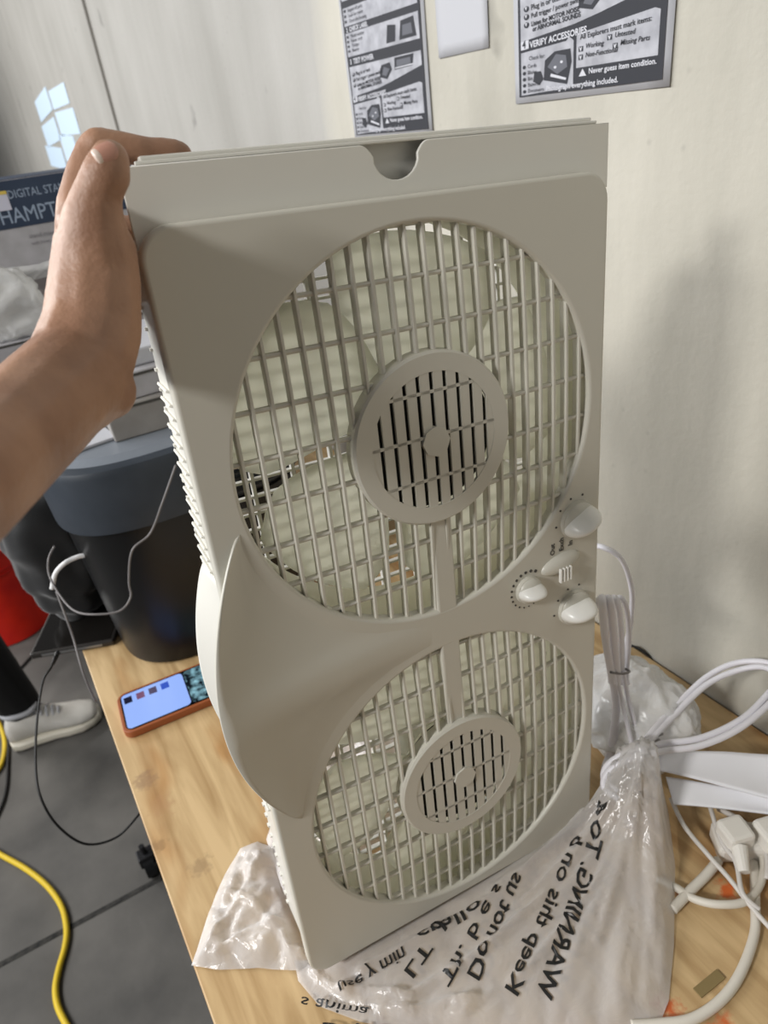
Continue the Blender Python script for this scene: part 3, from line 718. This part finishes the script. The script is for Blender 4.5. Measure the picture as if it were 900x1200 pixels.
    T(dark, 'Plug in or test', .028, .131, .0085, .0001, rr); T(dark, 'Pull trigger / power switch', .028, .120, .0078, .0001, rr)
    T(dark, 'Listen for MOTOR NOISE', .028, .109, .0072, .0002, rr); T(dark, 'or ABNORMAL SOUNDS', .030, .1015, .0072, .0002, rr)
    T(dark, '4', .0145, .0805, .012, .0004)
    T(light, 'VERIFY ACCESSORIES', .026, .0795, .0098, .0003, .05)
    T(dark, 'Check for:', .024, .062, .0066)
    for s, yy in (('Cords', .051), ('Blades', .042), ('Bits', .033), ('Batteries', .024), ('Documents', .015)): T(dark, s, .022, yy, .0062)
    T(dark, 'All Explorers must mark items:', .097, .077, .0078, .0001, .05)
    T(dark, 'Working', .104, .064, .0074, .0001, 0, .2); T(dark, 'Untested', .140, .071, .0074, .0001, 0, .2)
    T(dark, 'Non-Functional', .104, .0525, .0074, .0001, 0, .2); T(dark, 'Missing Parts', .147, .060, .0074, .0001, 0, .2)
    T(light, 'Never guess item condition.', .109, .030, .0082, .0002); T(light, 'Photograph everything included.', .050, .0135, .0086, .0002)
    for yy in (.111, .122, .133): T(light, 'v', .0192, yy, .007, .0003)
    for xx, yy in ((.0965, .062), (.1325, .070), (.0965, .051), (.1395, .058)): T(light, 'v', xx, yy, .008, .0003)
    for i, yy in enumerate((.236, .246, .256)): T(dark, ('Check the housing', 'Look for cracks', 'Inspect all parts')[i], .026, yy - .003, .0075)
    for i, yy in enumerate((.178, .187, .196, .205)): T(dark, ('Battery', 'Charger', 'Power cord', 'Model number')[i], .026, yy, .0075)
    T(light, '3  TEST POWER', .016, .155, .011, .0003); T(light, '2  CHECK LABEL', .016, .217, .0095, .0003)
    obj('printed_words', joinmesh(dark), M_pd, p); obj('white_print', joinmesh(light), M_pl, p, 'white lettering')
    return p
YL = lambda px: None
poster(.6845, CAMZ - .0115, 'black and white instruction poster reading VERIFY ACCESSORIES, rightmost sheet on the wall', wd=.204)
poster(1.0555, CAMZ - .034, 'black and white instruction poster further left, just above the fan notch', wd=.208)
sheet('blank_sheet', .8240, CAMZ + .046, .096, .16, 'blank white sheet taped between the two printed posters', 'paper', .0006)
M_patch = mat('blue_patch', srgb(205, 226, 246), .6)  # pale blue rectangles, thin slabs set flat against the far wall
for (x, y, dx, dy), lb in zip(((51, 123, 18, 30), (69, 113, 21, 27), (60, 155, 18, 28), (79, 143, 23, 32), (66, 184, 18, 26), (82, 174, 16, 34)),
        ('pale blue patch on the far wall, top left of the six', 'pale blue patch on the far wall, top right of the six', 'pale blue patch on the far wall, middle left of the six',
         'pale blue patch on the far wall, middle right of the six', 'pale blue patch on the far wall, bottom left of the six', 'pale blue patch on the far wall, bottom right beside the knuckles')):
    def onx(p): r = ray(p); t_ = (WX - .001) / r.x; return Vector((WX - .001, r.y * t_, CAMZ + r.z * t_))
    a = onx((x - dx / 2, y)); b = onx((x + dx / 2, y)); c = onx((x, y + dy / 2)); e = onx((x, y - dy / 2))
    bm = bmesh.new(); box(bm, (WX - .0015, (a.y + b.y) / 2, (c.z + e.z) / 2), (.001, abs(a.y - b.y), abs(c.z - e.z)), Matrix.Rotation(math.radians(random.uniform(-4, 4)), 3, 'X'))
    tag(obj('wall_patch', bm, M_patch), lb, 'note', 'pale blue patches on the far wall')

# ------------------------------------------------------------ bin on the table
BC = Vector((.172, .968, TZ))
def sup(hw, hd, z, n=3.2, seg=72):
    out = []
    for k in range(seg):
        a = 2 * PI * k / seg; c, s = math.cos(a), math.sin(a)
        out.append((math.copysign(abs(c) ** (2 / n), c) * hw, math.copysign(abs(s) ** (2 / n), s) * hd, z))
    return out
bn = thing('waste_bin', 'black tapered bin with slate grey head standing on the table behind the phone', 'bin', BC)
bm = bmesh.new(); loft(bm, [sup(.148, .130, 0.001), sup(.152, .134, .004), sup(.166, .139, .232)]); crisp(obj('bin_body', bm, M_black, bn))
bm = bmesh.new(); loft(bm, [sup(.166, .141, .230), sup(.174, .146, .232), sup(.178, .150, .310), sup(.175, .147, .318), sup(.168, .140, .321)]); hd = crisp(obj('bin_head', bm, M_slate, bn))
bm = bmesh.new(); loft(bm, [sup(.166, .138, .320), sup(.150, .122, .326), sup(.10, .085, .3265)]); obj('lid', bm, mat('lid_grey', srgb(120, 126, 134), .3), bn, 'paler glossy lid')
bm = bmesh.new()
for i in range(8):
    z = .222 + i * .0085
    pts = [Vector(p) for p in sup(.1785 if z > .232 else .1675, .1505 if z > .232 else .1415, z)]
    sel = [p for p in pts if p.y < 0 and -.02 < p.x < .14]; sel.sort(key=lambda p: p.x)
    tube(bm, sel, .0019, seg=6, sm=0)
obj('vent_ribs', bm, M_black, bn, 'row of dark vent ribs')
# thin grey lead looping over the bin
bm = bmesh.new()
L = [(206, 545, .80), (190, 590, .795), (176, 625, .80), (155, 645, .80), (151, 680, .80), (153, 700, .795), (140, 716, .79), (110, 720, .80), (88, 716, .82), (72, 700, .85), (58, 675, .88), (57, 655, .89), (64, 640, .90)]
tube(bm, [ony((x, y), z) for x, y, z in L], .0014, seg=8)
tube(bm, [ony((x, y), z) for x, y, z in [(66, 693, .86), (78, 725, .84), (86, 748, .83), (98, 790, .80), (112, 822, .80)]], .0014, seg=8)
tag(obj('charging_lead', bm, M_greycord, smooth=True), 'thin grey lead looping across the front of the black bin', 'cable')
bm = bmesh.new(); tube(bm, [ony((x, y), z) for x, y, z in [(61, 690, .90), (65, 672, .90), (76, 660, .90), (90, 653, .90), (99, 651, .90)]], .0032, seg=10)
tag(obj('white_cable', bm, mat('bright_cable', srgb(235, 235, 235), .4), smooth=True), 'short thick white cable curving over the black pouch', 'cable')

# boxes on the bin
M_card = noisy('grey_card', srgb(134, 130, 126), srgb(146, 142, 138), 30, .7, .05)
M_card2 = noisy('pale_card', srgb(160, 158, 160), srgb(176, 174, 178), 30, .7, .05)
def carton(name, c, s, rz, m, label, cat='box', seam=True, mseam=None):
    t = thing(name, label, cat, (c[0], c[1], c[2]), rz)
    b = bmesh.new(); box(b, (0, 0, s[2] / 2), s, bev=.002); obj('carton', b, m, t)
    if seam:
        b = bmesh.new(); box(b, (0, -s[1] / 2 - .0003, s[2] - .004), (s[0] - .004, .0008, .003)); box(b, (-s[0] / 2 - .0003, 0, s[2] - .004), (.0008, s[1] - .004, .003)); obj('lid_seam', b, mseam or M_mark, t)
    return t
zb = TZ + .3268
carton('flat_box', (.232, .975, zb), (.26, .19, .045), math.radians(-3), M_card, 'flat grey box lying on the lid of the black bin')
carton('flat_box', (.240, .985, zb + .0455), (.24, .18, .034), math.radians(1), M_card2, 'paler flat box stacked on the grey box above the bin')
b = bmesh.new(); box(b, (0, 0, .011), (.2, .16, .022), bev=.003); o = obj('paper_stack', b, M_paper); o.location = (.235, .99, zb + .080)
tag(o, 'stack of white paper on top of the boxes above the bin', 'paper')
b = bmesh.new(); box(b, (0, 0, .002), (.07, .14, .004), Matrix.Rotation(.12, 3, 'Z'), bev=.001); o = obj('folded_leaflet', b, M_paper); o.location = (.060, .965, zb + .0002)
tag(o, 'white leaflet lying on the bin lid beside the flat grey box', 'paper')
# stack of cartons behind the bin
M_navy = noisy('navy_print', srgb(38, 52, 74), srgb(46, 60, 82), 14, .5, 0)
YF = 1.30
zz = TZ
ST = [(.11, M_card, 'grey carton at the bottom of the tall stack behind the bin'), (.095, M_card2, 'pale grey carton second from the bottom of the tall stack'), (.115, M_card, 'mid grey carton third from the bottom of the tall stack'),
      (.085, M_card2, 'pale carton under the warped one, beside the raised hand'), (.084, noisy('taupe_card', srgb(140, 134, 134), srgb(152, 146, 146), 20, .7, .05), 'taupe carton directly under the navy-banded mixer box')]
for i, (h, m, lb) in enumerate(ST):
    dp = .08 if i < 4 else 0
    carton('carton', (.135 + random.uniform(-.006, .006), YF + .14 - dp / 2 + random.uniform(0, .01), zz), (.33, .26 + dp, h), math.radians(random.uniform(-2, 2)), m, lb); zz += h + .0008
top = thing('mixer_box', 'stand mixer box with navy band on top of the tall carton stack', 'box', (.135, YF + .135, zz))
hB = CAMZ - .024 - zz
b = bmesh.new(); box(b, (0, 0, hB / 2), (.34, .27, hB), bev=.002); obj('carton', b, M_card2, top)
b = bmesh.new(); box(b, (0, -.1353, hB - .034), (.338, .0012, .066)); box(b, (0, 0, hB + .0004), (.338, .268, .0008)); obj('navy_band', b, M_navy, top, 'navy blue band')
M_navt = mat('band_lettering', srgb(150, 165, 185), .6); M_lav = mat('tag_white', srgb(200, 200, 215), .6); M_yel = mat('tag_yellow', srgb(215, 190, 90), .6)
FT = lambda x, z: Matrix.Translation((x, -.1363, z)) @ Matrix.Rotation(PI / 2, 4, 'X')
tx0 = ony((8, 228), YF).x - .135
obj('band_words', joinmesh([textmesh('DIGITAL STAND MIXER', .0165, FT(tx0, hB - .026) @ Matrix.Diagonal((.80, 1, 1, 1))), textmesh('HAMPTON', .031, FT(tx0 - .022, hB - .060) @ Matrix.Diagonal((.84, 1, 1, 1)))]), M_navt, top, 'pale lettering')
b = bmesh.new(); box(b, (tx0 - .020, -.1362, hB - .028), (.04, .001, .026)); obj('price_tag', b, M_lav, top, 'small white tag')
b = bmesh.new(); box(b, (tx0 - .020, -.1368, hB - .0165), (.04, .001, .0045)); obj('tag_strip', b, M_yel, top, 'yellow strip')
obj('small_print', joinmesh([textmesh('stand mixer', .009, FT(tx0 + .01, hB - .085)), textmesh('with bowl', .007, FT(tx0 + .01, hB - .095))]), mat('grey_print', srgb(120, 118, 122), .7), top)
bm = bmesh.new(); rows = []
for i in range(30):
    x = -.16 + .32 * i / 29
    rows.append([(x, -.139 - .012 * abs(noise.noise(Vector((x * 30, j * .7, 0)))) - .004 * math.sin(j), .012 - j * .006 + .004 * noise.noise(Vector((x * 20, 0, j)))) for j in range(5)])
loft(bm, rows, cap=False, closed=False); o = obj('cling_wrap', bm, M_film2, smooth=True); o.location = (.135, YF + .135, zz)
tag(o, 'crumpled clear wrap peeling under the navy-banded box', 'plastic wrap')
bm = bmesh.new(); bmesh.ops.create_icosphere(bm, subdivisions=4, radius=1)
for v in bm.verts:
    q = v.co.copy(); n_ = abs(noise.noise(q * 1.6 + Vector((5, 0, 0)))); v.co = Vector((q.x * .07, q.y * .035, q.z * .06)) * (1.05 - n_ * .5)
o = obj('plastic_pouch', bm, M_film2, smooth=True); pc = ony((6, 382), 1.25); pc.z = TZ + .405 + .004 + .052; o.location = pc
pw = bmesh.new(); 
tag(o, 'white crumpled plastic pouch tucked against the carton stack', 'bag')

# ------------------------------------------------------------ black pouch and tablet at the table edge
ta = onz((44, 764), .012); tb = onz((84, 757), .012); tcx = onz((66, 714), .012)
dx = (tb - ta).normalized(); dyv = Vector((-dx.y, dx.x, 0))
tab = thing('tablet', 'dark tablet overhanging the table edge with a cable in its end', 'tablet', (0, 0, 0))
def obox(c, sx, sy, sz, bev=.002): 
    b = bmesh.new(); box(b, c, (sx, sy, sz), Matrix((dx, dyv, Vector((0, 0, 1)))).transposed(), bev=bev); return b
cen = ta + dx * .050 + dyv * .08 - Vector((0, 0, .006))
obj('casing', obox(cen, .125, .165, .010, .003), mat('tablet_shell', srgb(40, 37, 34), .35), tab)
obj('screen', obox(cen + Vector((0, 0, .0053)), .115, .155, .0008, .0002), mat('tablet_glass', srgb(24, 22, 20), .12), tab)
obj('port_trim', obox(cen - dyv * .0828, .09, .001, .004, .0003), mat('chrome_trim', srgb(150, 150, 150), .3, .8), tab)
# pouch: folded black fabric, lofted with creases
bm = bmesh.new(); bmesh.ops.create_icosphere(bm, subdivisions=5, radius=1)
for v in bm.verts:
    q = v.co.copy(); cr = .045 * math.sin(q.z * 17 + q.x * 3) * (1 if q.z < .25 else .2) + .10 * noise.noise(q * 2)
    s = 1 + cr; sx_ = math.copysign(abs(q.x) ** .8, q.x); v.co = Vector((sx_ * .058 * s, q.y * .05 * s, math.copysign(abs(q.z) ** .8, q.z) * .118 * s))
    v.co.x += -.10 * (v.co.z) * .9
o = obj('fabric_pouch', bm, mat('black_fabric', srgb(16, 17, 19), .75, **{'Sheen Weight': .3}), smooth=True); o.location = ony((78, 668), 1.06); o.rotation_euler = (0, .0, 0)
o.location.z = TZ + .122; o.location.x -= .008
tag(o, 'creased black fabric pouch standing between the tablet and the bin', 'pouch')
# black charging cable hanging from the tablet to the floor side
bm = bmesh.new()
L = [onz((65, 768), .006), ony((60, 782), .92), ony((50, 800), .90), ony((43, 850), .86), ony((42, 900), .82), ony((48, 935), .79), ony((68, 968), .77), ony((100, 989), .755), ony((135, 982), .75), ony((160, 958), .76), ony((172, 940), .79)]
tube(bm, L, .0016, seg=8)
cb = obj('charging_cable', bm, M_blackcord, smooth=True); tag(cb, 'thin black cable hanging in a loop from the tablet past the table edge', 'cable')
bm = bmesh.new(); a = onz((68, 764), .006); b_ = onz((62, 778), .002); cyl(bm, a, b_, .004, .0026, 12); obj('plug', bm, M_blackcord, cb)

# phone
ph0 = onz((133, 815), .012); ph1 = onz((146, 860), .012); ph2 = onz((262, 812), .012)
ang = math.atan2(ph2.y - ph1.y, ph2.x - ph1.x)
pl = .155; pw_ = .078
phc = Vector((ph1.x, ph1.y, 0)) + Vector((math.cos(ang), math.sin(ang), 0)) * pl / 2 + Vector((-math.sin(ang), math.cos(ang), 0)) * pw_ / 2
ph = thing('smartphone', 'smartphone in a brown-orange case with its screen lit, lying on the table', 'phone', (phc.x, phc.y, TZ), ang)
me = plate([rrect(-pl / 2, -pw_ / 2, pl / 2, pw_ / 2, .012)], .004, .0012, 3); me.transform(Matrix.Translation((0, 0, .0058))); link('phone_case', me, mat('leather_case', srgb(150, 82, 44), .5), ph, 'orange-brown case')
me = plate([rrect(-pl / 2 + .003, -pw_ / 2 + .003, pl / 2 - .003, pw_ / 2 - .003, .010)], .0004); me.transform(Matrix.Translation((0, 0, .0113))); link('glass', me, mat('phone_glass', srgb(12, 14, 18), .1), ph)
def emis(name, col, st=1.0):
    m = mat(name, (0, 0, 0), .2); b = m.node_tree.nodes['Principled BSDF']; b.inputs['Emission Color'].default_value = (*col, 1); b.inputs['Emission Strength'].default_value = st; return m
me = plate([rrect(-pl / 2 + .005, -pw_ / 2 + .005, .010, pw_ / 2 - .005, .006)], .0001); me.transform(Matrix.Translation((0, 0, .01185))); scp = link('screen', me, emis('screen_blue', srgb(150, 180, 248), .62), ph, 'glowing pale blue window')
M_wp = mat('wallpaper_glow', (0, 0, 0), .2); b = M_wp.node_tree.nodes['Principled BSDF']
n_ = N(M_wp, 'ShaderNodeTexNoise'); n_.inputs['Scale'].default_value = 90; n_.inputs['Detail'].default_value = 6; tc_ = N(M_wp, 'ShaderNodeTexCoord'); lk(M_wp, tc_.outputs['Object'], n_.inputs['Vector'])
r_ = N(M_wp, 'ShaderNodeValToRGB'); r_.color_ramp.elements[0].position = .4; r_.color_ramp.elements[0].color = (*srgb(14, 22, 30), 1); r_.color_ramp.elements[1].position = .66; r_.color_ramp.elements[1].color = (*srgb(150, 200, 215), 1)
lk(M_wp, n_.outputs[0], r_.inputs[0]); lk(M_wp, r_.outputs[0], b.inputs['Emission Color']); b.inputs['Emission Strength'].default_value = .6
me = plate([rrect(.012, -pw_ / 2 + .005, pl / 2 - .005, pw_ / 2 - .005, .006)], .0001); me.transform(Matrix.Translation((0, 0, .01185))); link('wallpaper', me, M_wp, ph, 'dark blue patterned picture')
for i, cc in enumerate((srgb(24, 26, 50), srgb(120, 80, 110), srgb(70, 60, 90), srgb(40, 80, 190))):
    b = bmesh.new(); box(b, (-pl / 2 + .013 + i * .0165, pw_ / 2 - .018, .0121), (.0105, .0125, .0003)); obj('app_picture', b, emis('app_glow', cc, .6), scp)
b = bmesh.new(); cyl(b, (0, 0, 0), (0, 0, .0005), .0001)
b.free()

# ------------------------------------------------------------ right-hand clutter
def foam(c4, hs, label, th=.002, sag=.004, nx=24, ny=10):
    """c4: four corner pixels far-left, far-right, near-right, near-left"""
    P = [onz(p, h) for p, h in zip(c4, hs)]; bm = bmesh.new(); rows = []
    for j in range(ny + 1):
        row = []
        for i in range(nx + 1):
            u = i / nx; v = j / ny; q = P[0].lerp(P[1], u).lerp(P[3].lerp(P[2], u), v)
            q.z += sag * noise.noise(q * 16) - .006 * math.sin(PI * v) * u; q.x += .004 * noise.noise(q * 11 + Vector((3, 0, 0))) * (1 - u)
            row.append(q)
        rows.append(row)
    loft(bm, rows, cap=False, closed=False)
    o = obj('foam_sheet', bm, M_foam, smooth=True); s = o.modifiers.new('s', 'SOLIDIFY'); s.thickness = th
    return tag(o, label, 'foam sheet')
foam([(772, 880), (962, 886), (975, 950), (770, 902)], [.052, .058, .050, .050], 'large white sheet of packing foam beside the tied neck of the bag')
foam([(780, 912), (975, 944), (980, 962), (790, 943)], [.040, .040, .034, .034], 'narrow folded white foam strip beneath the larger white sheet', .002, .003)
def cable(name, L, r, m, label, plugs=None):
    bm = bmesh.new(); tube(bm, [onz((a, b), h) for a, b, h in L], r, seg=10); o = obj(name, bm, m, smooth=True); tag(o, label, 'cable', None); return o
M_cream = mat('cream_cable', srgb(214, 208, 196), .5); M_pale = mat('pale_wire', srgb(205, 200, 194), .5)
cable('extension_cable', [(846, 968, .012), (872, 972, .014), (892, 1000, .010), (893, 1030, .006), (876, 1055, .010), (845, 1060, .012), (815, 1054, .008), (792, 1040, .005), (770, 1030, .004)], .0036, M_cream, 'cream cable in a small loop near the wall-side corner')
cable('extension_cable', [(884, 1010, .004), (885, 1060, .005), (884, 1095, .004), (868, 1140, .004), (845, 1172, .004), (812, 1194, .004), (775, 1200, .004), (740, 1202, .004)], .0042, M_cream, 'thick cream cable sweeping along the lower right of the table')
cable('plug_lead', [(788, 1066, .005), (808, 1045, .006), (828, 1025, .008), (842, 1008, .010)], .0045, M_cream, 'short stiff cream lead running into the white plug')
cable('thin_wire', [(786, 935, .03), (802, 968, .02), (830, 1002, .018), (855, 1030, .016), (880, 1062, .012), (912, 1098, .01)], .0022, M_pale, 'pale thin wire crossing diagonally to the right edge')
cable('thin_wire', [(832, 945, .026), (845, 985, .022), (862, 1010, .020), (868, 1040, .018), (874, 1052, .016), (890, 1066, .012)], .0022, M_pale, 'pale thin wire coming straight down from under the foam')
cable('thin_wire', [(842, 948, .014), (862, 958, .022), (885, 975, .022), (898, 1000, .016), (899, 1030, .010)], .0026, M_pale, 'pale thin wire curling round the power strip')
# power strip with sockets
ps = thing('power_strip', 'white power strip end with plugs under the foam sheet', 'power strip')
a = onz((850, 985), .012); b_ = onz((935, 985), .012); dxx = (b_ - a).normalized(); ry = Matrix((dxx, Vector((-dxx.y, dxx.x, 0)), Vector((0, 0, 1)))).transposed()
M_strip = mat('strip_white', srgb(226, 222, 214), .35)
b = bmesh.new(); box(b, a.lerp(b_, .5) + Vector((0, 0, -.002)), (.085, .032, .020), ry, bev=.004); obj('strip_body', b, M_strip, ps)
for k in range(2):
    b = bmesh.new(); c_ = a.lerp(b_, .05 + .5 * k) + Vector((0, -.004, .014)); box(b, c_, (.026, .026, .022), ry @ Matrix.Rotation(.3, 3, 'Z'), bev=.004); cyl(b, c_ + Vector((-.008, -.010, 0)), c_ + Vector((-.022, -.026, -.006)), .0075, .005, 14); obj('plug', b, M_strip, ps)
bm = bmesh.new(); a = onz((817, 1164), .001); b_ = onz((845, 1141), .001); d = b_ - a; box(bm, (a + b_) / 2, (d.length, .0085, .0012), Matrix.Rotation(math.atan2(d.y, d.x), 3, 'Z'), bev=.0003)
tag(obj('tape_scrap', bm, mat('olive_tape', srgb(128, 110, 70), .5)), 'small olive-brown scrap of tape lying on the plywood', 'tape')
# dark cable along the foot of the wall
bm = bmesh.new(); tube(bm, [ony((x, y), Y) for x, y, Y in [(738, 756, .47), (752, 762, .455), (764, 775, .44), (770, 790, .425)]], .0018, seg=8)
tag(obj('black_wire', bm, M_blackcord, smooth=True), 'short black wire dropping behind the cloudy bag by the wall', 'cable')
# ------------------------------------------------------------ floor things at left
# bucket
bk = onf((28, 715)); bk = Vector((-.262, 2.42, 0))
bu = thing('bucket', 'bright red plastic bucket on the floor beyond the trouser leg', 'bucket', bk)
bm = bmesh.new()
prof = [(.0, .001), (.128, .001), (.132, .006), (.150, .30), (.150, .34), (.158, .342), (.158, .352), (.150, .354), (.147, .345), (.129, .012), (.0, .012)]
rings = [[(max(r, .0005) * math.cos(2 * PI * k / 64), max(r, .0005) * math.sin(2 * PI * k / 64), z) for k in range(64)] for r, z in prof]
loft(bm, rings, cap=False)
crisp(obj('pail', bm, noisy('red_plastic', srgb(198, 22, 14), srgb(226, 40, 16), 8, .35, .0), bu))
bm = bmesh.new()
for z in (.27, .285): tube(bm, [(.1505 * math.cos(2 * PI * k / 48), .1505 * math.sin(2 * PI * k / 48), z) for k in range(49)], .003, seg=6, sm=0)
obj('rim_bands', bm, mat('red_band', srgb(190, 20, 12), .35), bu)
bm = bmesh.new(); tube(bm, [(.158 * math.cos(a), -.03 - .158 * abs(math.sin(a)) * .35, .335 - .16 * math.sin(a)) for a in [PI * k / 12 for k in range(13)]], .0025, seg=6, sm=3); obj('handle', bm, M_leg, bu)
bm = bmesh.new(); p = onf((22, 742)); box(bm, p + Vector((0, 0, .008)), (.055, .02, .016), Matrix.Rotation(.3, 3, 'Z'), bev=.003); tag(obj('chalk_block', bm, M_paper), 'small white block on the floor in front of the red bucket', 'block')
# person: trouser leg and sneaker
ank = Vector((-.268, 1.80, .09))
per = None
def cn(L): return [(Vector(p), r) for p, r in L]
legs = []
for sx, tx in ((0, 0), (-.32, -.10)):
    legs.append(cn([((-.262 + sx, 1.80 + tx, .05), .038), ((-.265 + sx, 1.80 + tx, .12), .040), ((-.30 + sx, 1.80 + tx, .34), .056), ((-.33 + sx * .95, 1.78 + tx, .50), .058), ((-.37 + sx * .8, 1.78 + tx * .6, .74), .078), ((-.41 + sx * .55, 1.78, .92), .095)]))
legs.append(cn([((-.42, 1.78, .92), .10), ((-.58, 1.76, .94), .10)]))
per = blob(legs, .008, 'person', M_skin, 4); COL.objects.link(per)
tag(per, 'standing person in black trousers and white sneakers, only a lower leg showing', 'person')
fat = [[(p, r + (.016 if j > 0 else .018)) for j, (p, r) in enumerate(ch) if not (j == 0 and len(ch) > 2)] for ch in legs]
tr = blob(fat, .008, 'trousers', mat('black_trousers', srgb(13, 13, 15), .85), 4); COL.objects.link(tr); tr.parent = per
def sneaker(heel, toe):
    heel = Vector(heel); toe = Vector(toe); d = (toe - heel); L = d.length; d.normalize(); s = Vector((-d.y, d.x, 0)); Z = Vector((0, 0, 1))
    def ring(t, hw, z0, z1, n=20, pw=.8):
        out = []
        for k in range(n):
            a = 2 * PI * k / n; c, sn = math.cos(a), math.sin(a)
            out.append(heel + d * t * L + s * math.copysign(abs(c) ** pw, c) * hw + Z * ((z0 + z1) / 2 + math.copysign(abs(sn) ** pw, sn) * (z1 - z0) / 2))
        return out
    sh = None
    b = bmesh.new()
    loft(b, [ring(t, w_, z0, z1) for t, w_, z0, z1 in ((.0, .012, .03, .06), (.015, .030, .022, .085), (.10, .038, .022, .115), (.25, .038, .022, .118), (.36, .038, .022, .108), (.50, .040, .022, .085), (.65, .046, .022, .066), (.80, .048, .022, .054), (.93, .038, .022, .046), (.99, .018, .022, .036))])
    sh = obj('sneaker', b, noisy('sneaker_leather', srgb(206, 202, 194), srgb(222, 219, 212), 25, .5, .1), per, 'worn white sneaker', smooth=True)
    b = bmesh.new(); loft(b, [ring(t, w_, 0.001, .030, pw=.55) for t, w_ in ((-.01, .018), (.02, .034), (.10, .042), (.3, .041), (.5, .043), (.65, .050), (.80, .052), (.93, .042), (1.005, .020))]); crisp(obj('sole', b, mat('sole_cream', srgb(222, 216, 200), .6), sh, 'cream rubber sole'))
    b = bmesh.new()
    for k in range(5):
        t = .38 + k * .055; z = .112 - k * .0095; c_ = heel + d * t * L; tube(b, [c_ - s * .026 + Z * (z - .012), c_ + Z * (z + .002), c_ + s * .026 + Z * (z - .012)], .0028, seg=6)
    obj('laces', b, M_paper, sh)
    b = bmesh.new(); tube(b, [heel + d * .02 * L + Z * .118 + s * 0, heel + d * .14 * L + s * .034 + Z * .122, heel + d * .34 * L + s * .03 + Z * .118, heel + d * .40 * L + Z * .120, heel + d * .34 * L - s * .03 + Z * .118, heel + d * .14 * L - s * .034 + Z * .122, heel + d * .02 * L + Z * .118], .008, seg=8); obj('collar', b, M_paper, sh, smooth=True)
h_ = onf((16, 886)); t_ = onf((119, 850)); dd = (t_ - h_).normalized(); sd = Vector((-dd.y, dd.x, 0))
sneaker(h_ + sd * .042, t_ + sd * .042)
sneaker(h_ + sd * .042 + Vector((-.33, -.12, 0)), t_ + sd * .042 + Vector((-.36, -.06, 0)))
# yellow cord
bm = bmesh.new()
tube(bm, [onf(p, .006) for p in [(-60, 965), (-25, 985), (0, 1001), (30, 1018), (55, 1038), (72, 1062), (78, 1088), (76, 1110), (69, 1135), (65, 1158), (68, 1180), (80, 1205), (95, 1235)]], .0062, seg=10)
tube(bm, [onf(p, .006) for p in [(-30, 820), (-8, 838), (3, 858), (5, 880), (-4, 905), (-40, 935), (-60, 965)]], .0062, seg=10)
tag(obj('extension_cord', bm, mat('yellow_cord', srgb(222, 190, 40), .5), smooth=True), 'yellow extension cord snaking along the concrete floor', 'cord')
bm = bmesh.new(); tube(bm, [onf(p, .004) for p in [(-10, 830), (8, 850), (9, 900), (5, 935), (-10, 970)]], .004, seg=8)
tube(bm, [onf(p, .004) for p in [(-6, 815), (24, 783), (44, 764), (80, 748)]], .004, seg=8)
tag(obj('black_floor_cable', bm, M_blackcord, smooth=True), 'black cable on the floor running beside the sneaker heel', 'cable')
